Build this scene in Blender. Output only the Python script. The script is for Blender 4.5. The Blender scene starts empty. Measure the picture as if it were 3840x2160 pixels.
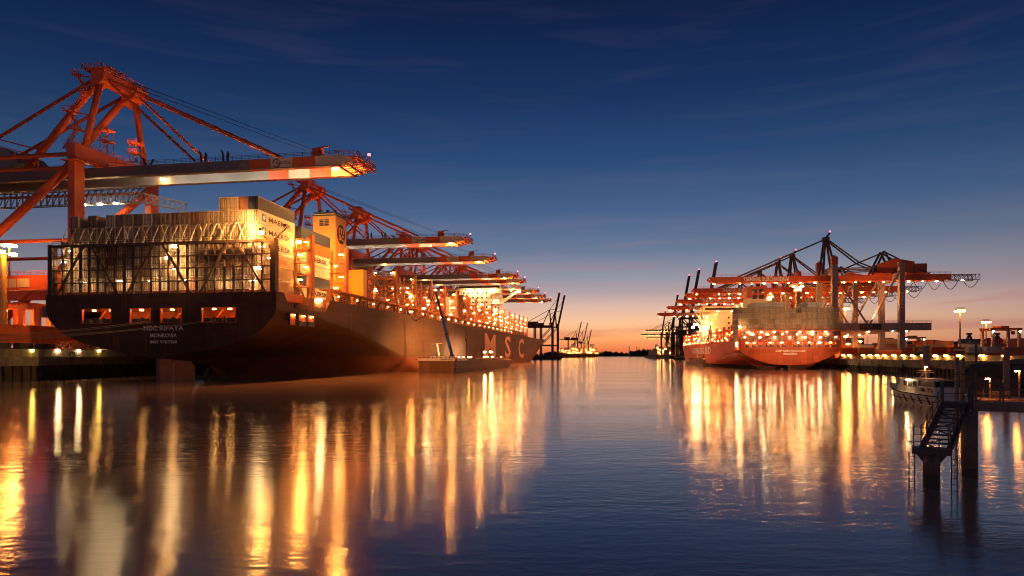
import bpy, math, random
from mathutils import Vector, Matrix
random.seed(7)
S = bpy.context.scene
COL = S.collection
# ------------------------------------------------------------------ camera
HC = 6.25
cd = bpy.data.cameras.new('camera'); cam = bpy.data.objects.new('camera', cd); COL.objects.link(cam)
cam.location = (0, 0, HC); cam.rotation_euler = (math.radians(90), 0, 0)
cd.sensor_width = 36; cd.lens = 36*2500/3840; cd.shift_y = 250/3840
cd.clip_start = 0.5; cd.clip_end = 20000
S.camera = cam
# ------------------------------------------------------------------ render
S.render.engine = 'CYCLES'
S.cycles.use_denoising = True
S.cycles.use_light_tree = True
S.cycles.denoiser = 'OPENIMAGEDENOISE'; S.cycles.denoising_input_passes = 'RGB_ALBEDO_NORMAL'; S.cycles.denoising_prefilter = 'ACCURATE'; S.cycles.use_adaptive_sampling = False
S.cycles.sample_clamp_indirect = 25
S.cycles.sample_clamp_direct = 0
S.cycles.pixel_filter_type = 'BLACKMAN_HARRIS'; S.cycles.filter_width = 1.05
S.cycles.max_bounces = 4; S.cycles.diffuse_bounces = 2; S.cycles.glossy_bounces = 3
S.cycles.caustics_reflective = False; S.cycles.caustics_refractive = False
S.view_settings.view_transform = 'Standard'; S.view_settings.look = 'None'
S.view_settings.exposure = 0.0; S.view_settings.gamma = 1

def lin(r, g, b):
    f = lambda c: (c/255/12.92) if c/255 <= .04045 else ((c/255+.055)/1.055)**2.4
    return (f(r), f(g), f(b), 1)
# ------------------------------------------------------------------ world: dusk sky
W = bpy.data.worlds.new('World'); S.world = W; W.use_nodes = True
nt = W.node_tree; N = nt.nodes; L = nt.links; N.clear()
def nd(tree, t, **k):
    n = tree.nodes.new(t)
    for a, b in k.items(): setattr(n, a, b)
    return n
tc = nd(nt, 'ShaderNodeTexCoord'); sep = nd(nt, 'ShaderNodeSeparateXYZ'); L.new(tc.outputs['Generated'], sep.inputs[0])
rmp = nd(nt, 'ShaderNodeValToRGB')
m1 = nd(nt, 'ShaderNodeMath', operation='MULTIPLY'); m1.inputs[1].default_value = 1.6; L.new(sep.outputs['Z'], m1.inputs[0])
L.new(m1.outputs[0], rmp.inputs[0])
stops = [(-.0, (205, 100, 72)), (.008, (240, 128, 76)), (.024, (255, 172, 106)), (.048, (248, 194, 150)), (.070, (222, 184, 166)),
         (.092, (178, 160, 164)), (.115, (146, 148, 163)), (.152, (104, 122, 150)), (.21, (70, 97, 138)), (.28, (42, 74, 118)),
         (.36, (26, 52, 97)), (.44, (18, 38, 77)), (.52, (13, 26, 56)), (.62, (9, 18, 38))]
cr = rmp.color_ramp
while len(cr.elements) > 1: cr.elements.remove(cr.elements[-1])
cr.elements[0].position = 0; cr.elements[0].color = lin(*stops[0][1])
for e, c in stops[1:]:
    el = cr.elements.new(min(1, e*1.6)); el.color = lin(*c)
# darker away from the sunset azimuth
dp = nd(nt, 'ShaderNodeVectorMath', operation='DOT_PRODUCT')
az = Vector((.05, .995, 0)).normalized(); dp.inputs[1].default_value = az
L.new(tc.outputs['Generated'], dp.inputs[0])
mr = nd(nt, 'ShaderNodeMapRange'); mr.inputs[1].default_value = .62; mr.inputs[2].default_value = .985
mr.inputs[3].default_value = .60; mr.inputs[4].default_value = 1.03
L.new(dp.outputs['Value'], mr.inputs[0])
# thin streaky cloud
mp = nd(nt, 'ShaderNodeMapping'); mp.inputs['Scale'].default_value = (2.2, 2.2, 26); mp.inputs['Rotation'].default_value = (0, math.radians(-5), 0)
L.new(tc.outputs['Generated'], mp.inputs[0])
ns = nd(nt, 'ShaderNodeTexNoise'); ns.inputs['Scale'].default_value = 1.7; ns.inputs['Detail'].default_value = 7; ns.inputs['Roughness'].default_value = .55
ns.inputs['Distortion'].default_value = .5
L.new(mp.outputs[0], ns.inputs['Vector'])
cl = nd(nt, 'ShaderNodeMapRange'); cl.inputs[1].default_value = .50; cl.inputs[2].default_value = .70
L.new(ns.outputs['Fac'], cl.inputs[0])
fade = nd(nt, 'ShaderNodeMapRange'); fade.inputs[1].default_value = .20; fade.inputs[2].default_value = .04
fade.inputs[3].default_value = .05; fade.inputs[4].default_value = .7
L.new(sep.outputs['Z'], fade.inputs[0])
mm = nd(nt, 'ShaderNodeMath', operation='MULTIPLY'); L.new(cl.outputs[0], mm.inputs[0]); L.new(fade.outputs[0], mm.inputs[1])
ccr = nd(nt, 'ShaderNodeValToRGB')
ccr.color_ramp.elements[0].position = 0; ccr.color_ramp.elements[0].color = lin(225, 120, 90)
ccr.color_ramp.elements[1].position = 1; ccr.color_ramp.elements[1].color = lin(86, 92, 128)
e = ccr.color_ramp.elements.new(.10); e.color = lin(222, 132, 112)
e = ccr.color_ramp.elements.new(.2); e.color = lin(168, 128, 138)
L.new(m1.outputs[0], ccr.inputs[0])
mx = nd(nt, 'ShaderNodeMix', data_type='RGBA'); L.new(mm.outputs[0], mx.inputs[0]); L.new(rmp.outputs[0], mx.inputs[6]); L.new(ccr.outputs[0], mx.inputs[7])
dg_ = nd(nt, 'ShaderNodeMapRange'); dg_.inputs[1].default_value = .985; dg_.inputs[2].default_value = .76; dg_.inputs[3].default_value = 0; dg_.inputs[4].default_value = .62
L.new(dp.outputs['Value'], dg_.inputs[0])
lo = nd(nt, 'ShaderNodeMapRange'); lo.inputs[1].default_value = .20; lo.inputs[2].default_value = .02; L.new(sep.outputs['Z'], lo.inputs[0])
gm = nd(nt, 'ShaderNodeMath', operation='MULTIPLY'); L.new(dg_.outputs[0], gm.inputs[0]); L.new(lo.outputs[0], gm.inputs[1])
mx2 = nd(nt, 'ShaderNodeMix', data_type='RGBA'); L.new(gm.outputs[0], mx2.inputs[0]); L.new(mx.outputs[2], mx2.inputs[6]); mx2.inputs[7].default_value = lin(142, 122, 138)
vm = nd(nt, 'ShaderNodeVectorMath', operation='SCALE'); L.new(mx2.outputs[2], vm.inputs[0]); L.new(mr.outputs[0], vm.inputs[3])
bg = nd(nt, 'ShaderNodeBackground'); L.new(vm.outputs[0], bg.inputs[0]); bg.inputs[1].default_value = 1.0
wo = nd(nt, 'ShaderNodeOutputWorld'); L.new(bg.outputs[0], wo.inputs[0])

# ------------------------------------------------------------------ materials
def mat(name, rgb, rough=.6, metal=0, var=.25, scale=.4, emit=None, es=0, stretch=(1, 1, 1), bump=0, spec=.5):
    m = bpy.data.materials.new(name); m.use_nodes = True
    t = m.node_tree; b = t.nodes['Principled BSDF']
    b.inputs['Roughness'].default_value = rough; b.inputs['Metallic'].default_value = metal
    b.inputs['Specular IOR Level'].default_value = spec
    if emit:
        b.inputs['Base Color'].default_value = (*rgb, 1)
        b.inputs['Emission Color'].default_value = (*emit, 1); b.inputs['Emission Strength'].default_value = es
        return m
    c = nd(t, 'ShaderNodeTexCoord'); mpn = nd(t, 'ShaderNodeMapping'); mpn.inputs['Scale'].default_value = stretch
    t.links.new(c.outputs['Object'], mpn.inputs[0])
    n = nd(t, 'ShaderNodeTexNoise'); n.inputs['Scale'].default_value = scale; n.inputs['Detail'].default_value = 6; n.inputs['Roughness'].default_value = .65
    t.links.new(mpn.outputs[0], n.inputs['Vector'])
    r = nd(t, 'ShaderNodeMapRange'); r.inputs[1].default_value = .3; r.inputs[2].default_value = .7
    r.inputs[3].default_value = 1-var; r.inputs[4].default_value = 1+var
    t.links.new(n.outputs['Fac'], r.inputs[0])
    v = nd(t, 'ShaderNodeVectorMath', operation='SCALE'); v.inputs[0].default_value = rgb
    t.links.new(r.outputs[0], v.inputs[3]); t.links.new(v.outputs[0], b.inputs['Base Color'])
    if bump:
        bp = nd(t, 'ShaderNodeBump'); bp.inputs['Strength'].default_value = bump; bp.inputs['Distance'].default_value = .1
        t.links.new(n.outputs['Fac'], bp.inputs['Height']); t.links.new(bp.outputs[0], b.inputs['Normal'])
    return m
def hull_mat(name, rgb, rough, rust):
    m = mat(name, rgb, rough, var=.30, scale=.10, stretch=(.25, .22, 1.8)); t = m.node_tree; b = t.nodes['Principled BSDF']
    c = nd(t, 'ShaderNodeTexCoord')
    def noise(sc, st, det):
        mp = nd(t, 'ShaderNodeMapping'); mp.inputs['Scale'].default_value = st; n = nd(t, 'ShaderNodeTexNoise'); n.inputs['Scale'].default_value = sc; n.inputs['Detail'].default_value = det
        t.links.new(c.outputs['Object'], mp.inputs[0]); t.links.new(mp.outputs[0], n.inputs['Vector']); return n
    st = noise(.9, (1, 1, .07), 4); r = nd(t, 'ShaderNodeMapRange'); r.inputs[1].default_value = .58; r.inputs[2].default_value = .78; r.inputs[4].default_value = .75
    t.links.new(st.outputs['Fac'], r.inputs[0]); old = b.inputs['Base Color'].links[0].from_socket
    mx = nd(t, 'ShaderNodeMix', data_type='RGBA'); t.links.new(r.outputs[0], mx.inputs[0]); t.links.new(old, mx.inputs[6]); mx.inputs[7].default_value = (*rust, 1)
    br = nd(t, 'ShaderNodeTexBrick'); mp = nd(t, 'ShaderNodeMapping'); mp.inputs['Rotation'].default_value = (math.radians(90), 0, math.radians(90))
    t.links.new(c.outputs['Object'], mp.inputs[0]); t.links.new(mp.outputs[0], br.inputs['Vector'])
    br.inputs['Scale'].default_value = 1; br.inputs['Brick Width'].default_value = 12; br.inputs['Row Height'].default_value = 2.4; br.inputs['Mortar Size'].default_value = .05; br.inputs['Mortar Smooth'].default_value = .6
    br.inputs['Color1'].default_value = (.86, .86, .86, 1); br.inputs['Color2'].default_value = (1.12, 1.12, 1.12, 1); br.inputs['Mortar'].default_value = (.72, .72, .72, 1); br.inputs['Bias'].default_value = 0
    m2 = nd(t, 'ShaderNodeMix', data_type='RGBA', blend_type='MULTIPLY'); m2.inputs[0].default_value = 1; t.links.new(mx.outputs[2], m2.inputs[6]); t.links.new(br.outputs['Color'], m2.inputs[7]); t.links.new(m2.outputs[2], b.inputs['Base Color'])
    dn = noise(.35, (1, .6, 1), 3); bp = nd(t, 'ShaderNodeBump'); bp.inputs['Strength'].default_value = .35; bp.inputs['Distance'].default_value = .25
    t.links.new(dn.outputs['Fac'], bp.inputs['Height']); t.links.new(bp.outputs[0], b.inputs['Normal']); b.inputs['Specular IOR Level'].default_value = .12; return m
M = dict(
    crane=mat('crane_red', (.58, .10, .028), .5, var=.18, scale=.3),
    grey=mat('girder_grey', (.20, .19, .18), .5, var=.2, scale=.3, stretch=(.2, 1, 1)),
    cream=mat('cream_paint', (.68, .58, .44), .5, var=.1),
    orange=mat('orange_paint', (.62, .12, .03), .5, var=.12),
    steel=mat('dark_steel', (.055, .05, .05), .5, var=.3),
    cable=mat('cable', (.04, .035, .035), .5),
    hull=hull_mat('dark_hull', (.095, .055, .036), .55, (.21, .085, .035)),
    boot=hull_mat('boot_red', (.16, .06, .04), .6, (.16, .06, .04)),
    deckred=mat('deck_red', (.42, .14, .05), .6, var=.25),
    hull2=hull_mat('red_hull', (.56, .11, .045), .45, (.30, .06, .03)),
    boot2=mat('dark_boot', (.10, .045, .04), .6),
    lash=mat('lashing_brown', (.34, .13, .05), .6, var=.3),
    bridge=mat('bridge_dark', (.085, .045, .035), .6, var=.3),
    white=mat('white_paint', (.78, .75, .68), .5, var=.1),
    yellow=mat('funnel_yellow', (.75, .42, .06), .5, var=.08),
    black=mat('black_paint', (.015, .015, .018), .5),
    blue=mat('crane_blue', (.02, .13, .55), .45, var=.1),
    concrete=mat('quay_concrete', (.22, .19, .15), .85, var=.45, scale=.5, stretch=(1, 1, .4), bump=.3),
    sheet=mat('sheet_pile', (.06, .045, .035), .8, var=.5, scale=.6, stretch=(1, 1, .3)),
    ground=mat('yard_ground', (.16, .12, .09), .85, var=.3, scale=.05),
    pier=mat('pier_steel', (.17, .12, .10), .6, var=.5, scale=1.5),
    pile=mat('pile_paint', (.34, .22, .17), .6, var=.35, scale=1.2),
    wet=mat('wet_pile', (.05, .042, .035), .3, var=.5, scale=2),
    tree=mat('far_trees', (.05, .04, .045), .9, var=.5, scale=.05),
    text=mat('lettering_pink', (.62, .36, .28), .6, var=.12, scale=.8),
    textw=mat('lettering_white', (.80, .78, .74), .5, var=.06),
    navy=mat('lettering_dark', (.02, .03, .05), .5),
    window=mat('window_glass', (.04, .04, .045), .1),
    green=mat('green_paint', (.03, .30, .08), .5),
    rope=mat('rope', (.30, .22, .17), .8),
    rubber=mat('rubber', (.02, .02, .02), .9),
    rail=mat('rail_steel', (.12, .06, .045), .6),
)
def lampmat(n, c, s): return mat(n, (.8, .8, .8), emit=c, es=s)
LM = dict(
    warm=lampmat('lamp_warm', (1, .40, .08), 190),
    white=lampmat('lamp_white', (1, .66, .30), 210),
    sod=lampmat('lamp_sodium', (1, .32, .05), 190),
    small=lampmat('lamp_small', (1, .44, .10), 90),
    flood=lampmat('lamp_flood', (1, .56, .20), 230), gold=lampmat('lamp_gold', (1, .36, .05), 600),
    yel=lampmat('lamp_yellow', (1, .62, .10), 120),
    red=lampmat('lamp_red', (1, .06, .10), 9),
    litwin=lampmat('lit_window', (1, .55, .18), 3),
    bay=lampmat('lamp_bay', (1, .60, .24), 200),
    cold=lampmat('lamp_cold_white', (1, .84, .62), 330),
    cool=lampmat('lamp_cool', (.75, 1, .75), 160),
)
CC = {
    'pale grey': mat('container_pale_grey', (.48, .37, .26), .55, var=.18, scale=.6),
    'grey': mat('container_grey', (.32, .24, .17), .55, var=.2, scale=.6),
    'brown': mat('container_brown', (.24, .10, .06), .6, var=.25, scale=.6),
    'dark blue': mat('container_blue', (.03, .06, .13), .55, var=.2, scale=.6),
    'red': mat('container_red', (.42, .06, .03), .55, var=.2, scale=.6),
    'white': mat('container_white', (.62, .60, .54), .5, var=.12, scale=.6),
    'orange': mat('container_orange', (.62, .17, .05), .5, var=.15, scale=.6),
    'green': mat('container_green', (.03, .22, .08), .5, var=.2, scale=.6),
}
# ------------------------------------------------------------------ mesh builder
class MB:
    def __init__(s, dz=0): s.v = []; s.f = []; s.m = []; s.dz = dz
    def quad(s, *p, m=0):
        i = len(s.v); s.v += [tuple(x) for x in p]; s.f.append(tuple(range(i, i+len(p)))); s.m.append(m)
    def box(s, x0, x1, y0, y1, z0, z1, m=0):
        i = len(s.v)
        s.v += [(x0, y0, z0), (x1, y0, z0), (x1, y1, z0), (x0, y1, z0), (x0, y0, z1), (x1, y0, z1), (x1, y1, z1), (x0, y1, z1)]
        for f in ((3, 2, 1, 0), (4, 5, 6, 7), (0, 1, 5, 4), (1, 2, 6, 5), (2, 3, 7, 6), (3, 0, 4, 7)):
            s.f.append(tuple(i+k for k in f)); s.m.append(m)
        return s
    def tube(s, p, q, r, n=6, r2=None, m=0, cap=True):
        p = Vector(p); q = Vector(q); d = (q-p)
        if d.length < 1e-6: return s
        d.normalize(); a = Vector((0, 0, 1)) if abs(d.z) < .9 else Vector((1, 0, 0))
        x = d.cross(a).normalized(); y = d.cross(x); r2 = r if r2 is None else r2
        i = len(s.v); off = math.pi/4 if n == 4 else 0
        for c, rr in ((p, r), (q, r2)):
            for k in range(n):
                t = 2*math.pi*k/n+off; s.v.append(tuple(c+(x*math.cos(t)+y*math.sin(t))*rr))
        for k in range(n):
            s.f.append((i+k, i+(k+1) % n, i+n+(k+1) % n, i+n+k)); s.m.append(m)
        if cap:
            s.f.append(tuple(i+k for k in reversed(range(n)))); s.m.append(m)
            s.f.append(tuple(i+n+k for k in range(n))); s.m.append(m)
        return s
    def bar(s, p, q, w, m=0): return s.tube(p, q, w*.7071, 4, m=m)
    def path(s, pts, r, n=5, m=0):
        for a, b in zip(pts, pts[1:]): s.tube(a, b, r, n, m=m, cap=False)
        return s
    def prism(s, pts, y0, y1, axis='y', m=0):     # extrude a polygon given in the other two axes
        def P(a, b, t): return (a, t, b) if axis == 'y' else ((t, a, b) if axis == 'x' else (a, b, t))
        i = len(s.v); n = len(pts)
        s.v += [P(a, b, y0) for a, b in pts]+[P(a, b, y1) for a, b in pts]
        s.f.append(tuple(range(i, i+n))); s.m.append(m); s.f.append(tuple(reversed(range(i+n, i+2*n)))); s.m.append(m)
        for k in range(n):
            s.f.append((i+k, i+n+k, i+n+(k+1) % n, i+(k+1) % n)); s.m.append(m)
        return s
    def rail(s, pts, h=1.1, sp=2.0, r=.04, mids=2):
        for a, b in zip(pts, pts[1:]):
            a = Vector(a); b = Vector(b); n = max(1, int(round((b-a).length/sp)))
            for k in range(n+1):
                p = a.lerp(b, k/n); s.bar(p, p+Vector((0, 0, h)), r*2)
            for j in range(mids+1):
                z = Vector((0, 0, h*(j+1)/(mids+1))); s.bar(a+z, b+z, r*1.6)
        return s
    def truss(s, p, q, h, w, r, n):                # square lattice girder
        p = Vector(p); q = Vector(q); d = (q-p).normalized(); sd = d.cross(Vector((0, 0, 1))).normalized()*w/2
        up = sd.cross(d).normalized()*h if w else Vector((0, 0, h))
        if up.z < 0: up = -up
        cs = [sd, -sd, sd+up, -sd+up]
        for c in cs: s.bar(p+c, q+c, r*1.5)
        for k in range(n):
            a = p.lerp(q, k/n); b = p.lerp(q, (k+1)/n)
            for e in (sd, -sd):
                s.bar(a+e, b+e+up, r); s.bar(b+e, b+e+up, r)
            s.bar(a+sd, a-sd, r); s.bar(a+sd+up, a-sd+up, r)
        return s
    def mesh(s, name, mats):
        me = bpy.data.meshes.new(name)
        me.from_pydata([(x, y, z+s.dz) for x, y, z in s.v], [], s.f)
        if not isinstance(mats, (list, tuple)): mats = [mats]
        for m in mats: me.materials.append(m)
        if len(mats) > 1: me.polygons.foreach_set('material_index', s.m)
        me.update(); return me
    def build(s, name, mats, parent=None, smooth=False, label=None):
        me = s.mesh(name, mats); o = bpy.data.objects.new(name, me); COL.objects.link(o)
        if parent: o.parent = parent
        if smooth: me.polygons.foreach_set('use_smooth', [True]*len(me.polygons))
        if label: o['label'] = label
        return o
def tag(o, label=None, cat=None, group=None, kind=None):
    if label: o['label'] = label
    if cat: o['category'] = cat
    if group: o['group'] = group
    if kind: o['kind'] = kind
    return o
def empty(name, loc, rz=0):
    o = bpy.data.objects.new(name, None); COL.objects.link(o); o.location = loc; o.rotation_euler = (0, 0, rz); o.empty_display_size = 1
    return o
def copy_tree(o, parent=None):
    c = o.copy(); COL.objects.link(c)
    if parent: c.parent = parent
    for ch in list(o.children): copy_tree(ch, c)
    return c
_font = {}
def text_mesh(s, ext=.02):
    if s in _font: return _font[s]
    cu = bpy.data.curves.new('t', 'FONT'); cu.body = s; cu.resolution_u = 2; cu.offset = .018
    o = bpy.data.objects.new('t', cu); COL.objects.link(o)
    dg = bpy.context.evaluated_depsgraph_get(); dg.update()
    me = bpy.data.meshes.new_from_object(o.evaluated_get(dg))
    vs = [v.co.copy() for v in me.vertices]; fs = [tuple(p.vertices) for p in me.polygons]
    bpy.data.objects.remove(o); bpy.data.curves.remove(cu); bpy.data.meshes.remove(me)
    xs = [v.x for v in vs]; ys = [v.y for v in vs]; x0, x1, y0, y1 = min(xs), max(xs), min(ys), max(ys)
    _font[s] = ([((v.x-x0)/(x1-x0), (v.y-y0)/(y1-y0)) for v in vs], fs); return _font[s]
def text_into(mb, s, o, right, up, w, h, m=0, depth=.03):
    uv, fs = text_mesh(s); o = Vector(o); right = Vector(right).normalized()*w; up = Vector(up).normalized()*h
    n = right.cross(up).normalized()*depth; i = len(mb.v)
    mb.v += [tuple(o+right*a+up*b+n) for a, b in uv]
    for f in fs: mb.f.append(tuple(i+k for k in f)); mb.m.append(m)
    return mb
def text(name, s, parent, o, right, up, w, h, m, dz=0, label=None):
    mb = MB(dz); text_into(mb, s, o, right, up, w, h); return mb.build(name, m, parent, label=label)
def gap(parent, name, kind, pts, dz=0, size=(.5, .5, .35), cap=None, label=None):
    """lamps: each its own mesh, a small housing above a bright lens"""
    r = []
    key = (kind, size)
    if key not in gap.c:
        mb = MB(); a, b, c = size
        mb.box(-a, a, -b, b, -c, c*.55, m=0); mb.box(-a*1.12, a*1.12, -b*1.12, b*1.12, c*.56, c*.8, m=1)
        gap.c[key] = mb.mesh(name, [LM[kind], M['steel']])
    alt = None
    if kind == 'warm' and len(pts) > 6:
        k2 = ('white', size)
        if k2 not in gap.c:
            mb = MB(); a, b, c = size; mb.box(-a, a, -b, b, -c, c*.55, m=0); mb.box(-a*1.12, a*1.12, -b*1.12, b*1.12, c*.56, c*.8, m=1); gap.c[k2] = mb.mesh(name, [LM['white'], M['steel']])
        alt = gap.c[k2]
    for p in pts:
        o = bpy.data.objects.new(name, alt if alt and random.random() < .25 else gap.c[key])
        if len(pts) > 6: sc_ = random.uniform(.6, 1.25); o.scale = (sc_, sc_, sc_)
        COL.objects.link(o); o.location = (p[0], p[1], p[2]+dz)
        if parent: o.parent = parent
        if label: o['label'] = label
        r.append(o)
    return r
gap.c = {}
def spot(name, parent, loc, rot, watt, col, deg, blend=.6, rad=.4):  # fill light added to brighten things, with an invented housing
    l = bpy.data.lights.new(name, 'SPOT'); l.energy = watt; l.color = col; l.spot_size = math.radians(deg); l.spot_blend = blend; l.shadow_soft_size = rad
    o = bpy.data.objects.new(name, l); COL.objects.link(o); o.location = loc; o.rotation_euler = rot
    if parent: o.parent = parent
    h = MB().box(-.35, .35, -.25, .25, .45, .75).box(-.05, .05, -.05, .05, .75, 1.1).build('fill_spot_housing', M['steel'], parent); h.location = loc; h.rotation_euler = rot
    return o
T1, T2 = math.atan(.168), math.atan(.128)
def frame(x, y, th): return Matrix.Translation((x, y, 0)) @ Matrix.Rotation(-th, 4, 'Z')
F1 = frame(-82.4, 154.9, T1)                 # dark ship: stern centre, local x to starboard, local y to the bow
sx2, sy2 = 137.5-.9919*20.5, 279+.127*20.5
F2 = frame(sx2, sy2, T2)                     # red ship
def pix(px, py, Y): return Vector(((px-1920)/2500*Y, Y, HC-(py-1330)/2500*Y))
ORD = ['first', 'second', 'third', 'fourth', 'fifth', 'sixth', 'seventh', 'eighth', 'ninth', 'tenth', 'eleventh', 'twelfth', 'thirteenth',
       'fourteenth', 'fifteenth', 'sixteenth', 'seventeenth', 'eighteenth', 'nineteenth', 'twentieth', 'twenty-first', 'twenty-second', 'twenty-third']

# ================================================================== SETTING
def water_mat():
    m = bpy.data.materials.new('harbour_water'); m.use_nodes = True; t = m.node_tree; b = t.nodes['Principled BSDF']
    b.inputs['Base Color'].default_value = (.42, .29, .24, 1); b.inputs['IOR'].default_value = 1.95; b.inputs['Roughness'].default_value = .095
    c = nd(t, 'ShaderNodeTexCoord')
    def wave(scale, st, rot, det=3):
        mp = nd(t, 'ShaderNodeMapping'); mp.inputs['Scale'].default_value = st; mp.inputs['Rotation'].default_value = (0, 0, rot)
        n = nd(t, 'ShaderNodeTexNoise'); n.inputs['Scale'].default_value = scale; n.inputs['Detail'].default_value = det; n.inputs['Roughness'].default_value = .6
        t.links.new(c.outputs['Object'], mp.inputs[0]); t.links.new(mp.outputs[0], n.inputs['Vector']); return n
    a = wave(2.8, (.48, 1, 1), .12, 4); d = wave(.8, (.40, 1, 1), -.1, 3)
    s1 = nd(t, 'ShaderNodeMath', operation='MULTIPLY'); s1.inputs[1].default_value = .32; t.links.new(a.outputs['Fac'], s1.inputs[0])
    s2 = nd(t, 'ShaderNodeMath', operation='MULTIPLY'); s2.inputs[1].default_value = .50; t.links.new(d.outputs['Fac'], s2.inputs[0])
    s3 = nd(t, 'ShaderNodeMath', operation='ADD'); t.links.new(s1.outputs[0], s3.inputs[0]); t.links.new(s2.outputs[0], s3.inputs[1])
    # calmer and rougher patches
    pch = wave(.02, (1, 2.5, 1), .3, 2); pr = nd(t, 'ShaderNodeMapRange'); pr.inputs[1].default_value = .35; pr.inputs[2].default_value = .65
    pr.inputs[3].default_value = .10; pr.inputs[4].default_value = .40; t.links.new(pch.outputs['Fac'], pr.inputs[0])
    bp = nd(t, 'ShaderNodeBump'); bp.inputs['Distance'].default_value = .18; t.links.new(pr.outputs[0], bp.inputs['Strength'])
    t.links.new(s3.outputs[0], bp.inputs['Height']); t.links.new(bp.outputs[0], b.inputs['Normal'])
    return m
mb = MB(); mb.quad((-6000, -60, 0), (6000, -60, 0), (6000, 9000, 0), (-6000, 9000, 0))
tag(mb.build('water', water_mat()), kind='structure')
QZ1, QZ2 = 5.7, 4.55
def q1(Y, off=0): return (-141+.168*Y-off, Y)
def q2(Y, off=0): return (104+.128*Y+off, Y)
mb = MB(); a, b_ = q1(60), q1(900)
mb.quad((-3000, 60, QZ1), (a[0]-1, 60, QZ1), (b_[0]-1, 900, QZ1), (-3000, 900, QZ1))
tag(mb.build('left_quay_ground', M['ground']), kind='structure')
mb = MB(); mb.quad((q2(120)[0]+1, 120, QZ2), (4000, 120, QZ2), (4000, 1500, QZ2), (q2(1500)[0]+1, 1500, QZ2))
tag(mb.build('right_quay_ground', M['ground']), kind='structure')
mb = MB(); mb.quad((-5000, 2500, 1.5), (6000, 2500, 1.5), (6000, 8000, 1.5), (-5000, 8000, 1.5)); mb.quad((-5000, 2500, -1), (6000, 2500, -1), (6000, 2500, 1.5), (-5000, 2500, 1.5))
tag(mb.build('far_shore_ground', M['tree']), kind='structure')
def quay(name, qf, side, zt, cap, y0, y1, label, fend=None):
    r = empty(name, (*qf((y0+y1)/2), 0)); ox, oy, _ = r.location
    tag(r, label, 'wall')
    c = MB(); s = MB()
    A, B = Vector((*qf(y0), 0)), Vector((*qf(y1), 0)); d = (B-A).normalized(); n = Vector((d.y, -d.x, 0))*(-side)   # n towards the water
    def bx(mb, t0, t1, a0, a1, z0, z1):
        p = [A+d*t0+n*a0, A+d*t1+n*a0, A+d*t1+n*a1, A+d*t0+n*a1]; i = len(mb.v)
        mb.v += [(q.x-ox, q.y-oy, z0) for q in p]+[(q.x-ox, q.y-oy, z1) for q in p]
        for f in ((3, 2, 1, 0), (4, 5, 6, 7), (0, 1, 5, 4), (1, 2, 6, 5), (2, 3, 7, 6), (3, 0, 4, 7)): mb.f.append(tuple(i+k for k in f)); mb.m.append(0)
    Ln = (B-A).length; k = 0
    while k*12 < Ln:
        bx(c, k*12+.06, min(Ln, k*12+11.94), -1.5, 0, cap, zt+.02); k += 1
    bx(c, 0, Ln, -1.6, -.15, cap+.1, zt-.1)
    k = 0
    while k*2.4 < Ln and k < 320:
        bx(s, k*2.4, k*2.4+1.2, -1.2, -.35, -3, cap+.05); bx(s, k*2.4+1.2, k*2.4+2.4, -1.2, -.8, -3, cap+.05); k += 1
    bx(s, 0, Ln, -1.4, -1.0, -3, cap+.04)
    c.build('wall_cap', M['concrete'], r); s.build('sheet_piling', M['sheet'], r)
    return r, A, d, n
quay('quay_wall', q1, -1, QZ1, 3.6, 62, 640, 'dark concrete quay wall beneath and behind the dark ship at left')
qr, qA, qd, qn = quay('quay_wall', q2, 1, QZ2, 2.0, 122, 900, 'weathered concrete quay wall with tyre fenders right of the red ship')
# fenders on right quay
f0 = None
for k in range(9):
    p = qA+qd*(28+k*19)+qn*1.0
    if f0 is None:
        f0 = empty('fender', p); tag(f0, None, 'fender', 'tyre fenders hanging on the right quay wall')
        m_ = MB()
        for j in range(16):
            a1, a2 = j*math.pi/8, (j+1)*math.pi/8
            m_.tube((math.cos(a1)*.75, 0, math.sin(a1)*.75), (math.cos(a2)*.75, 0, math.sin(a2)*.75), .42, 6)
        m_.build('tyre', M['rubber'], f0, True)
        m_ = MB(); m_.box(-.9, .9, -.3, .5, 1.0, 2.0); m_.tube((-.6, 0, 2), (-.6, .3, 3), .06).tube((.6, 0, 2), (.6, .3, 3), .06); m_.build('bracket', M['concrete'], f0)
        o = f0
    else: o = copy_tree(f0)
    o.location = (p.x, p.y, .95); o.rotation_euler = (0, 0, math.pi/2-T2)
    o['label'] = 'black tyre fender with pale bracket, %s from the right along the quay wall' % ORD[k]
# parapet on left quay with lamps
def strip(name, qf, off, th, y0, y1, z0, z1, m, label, cat='wall'):
    mb = MB(); a = Vector((*qf(y0, off), 0)); b = Vector((*qf(y1, off), 0)); d = (b-a).normalized(); n = Vector((d.y, -d.x, 0))*th
    o = empty(name, (a+b)/2); c = (a+b)/2
    k = 0; Ln = (b-a).length
    while k*9 < Ln:
        p0 = a+d*(k*9+.05)-c; p1 = a+d*min(Ln, k*9+8.95)-c; i = len(mb.v); ps = [p0, p1, p1+n, p0+n]
        mb.v += [(q.x, q.y, z0) for q in ps]+[(q.x, q.y, z1) for q in ps]
        for f in ((3, 2, 1, 0), (4, 5, 6, 7), (0, 1, 5, 4), (1, 2, 6, 5), (2, 3, 7, 6), (3, 0, 4, 7)): mb.f.append(tuple(i+j for j in f)); mb.m.append(0)
        k += 1
    COL.objects.unlink(o); bpy.data.objects.remove(o)
    o = mb.build(name, m); o.location = c; tag(o, label, cat); return o
strip('parapet_wall', q1, 2.2, .6, 100, 330, QZ1, 7.6, M['concrete'], 'low grey parapet wall with lamps on the left quay')
strip('retaining_wall', q2, 7, .8, 130, 420, QZ2, 6.0, M['concrete'], 'low retaining wall under the lamp row on the right quay')
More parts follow.
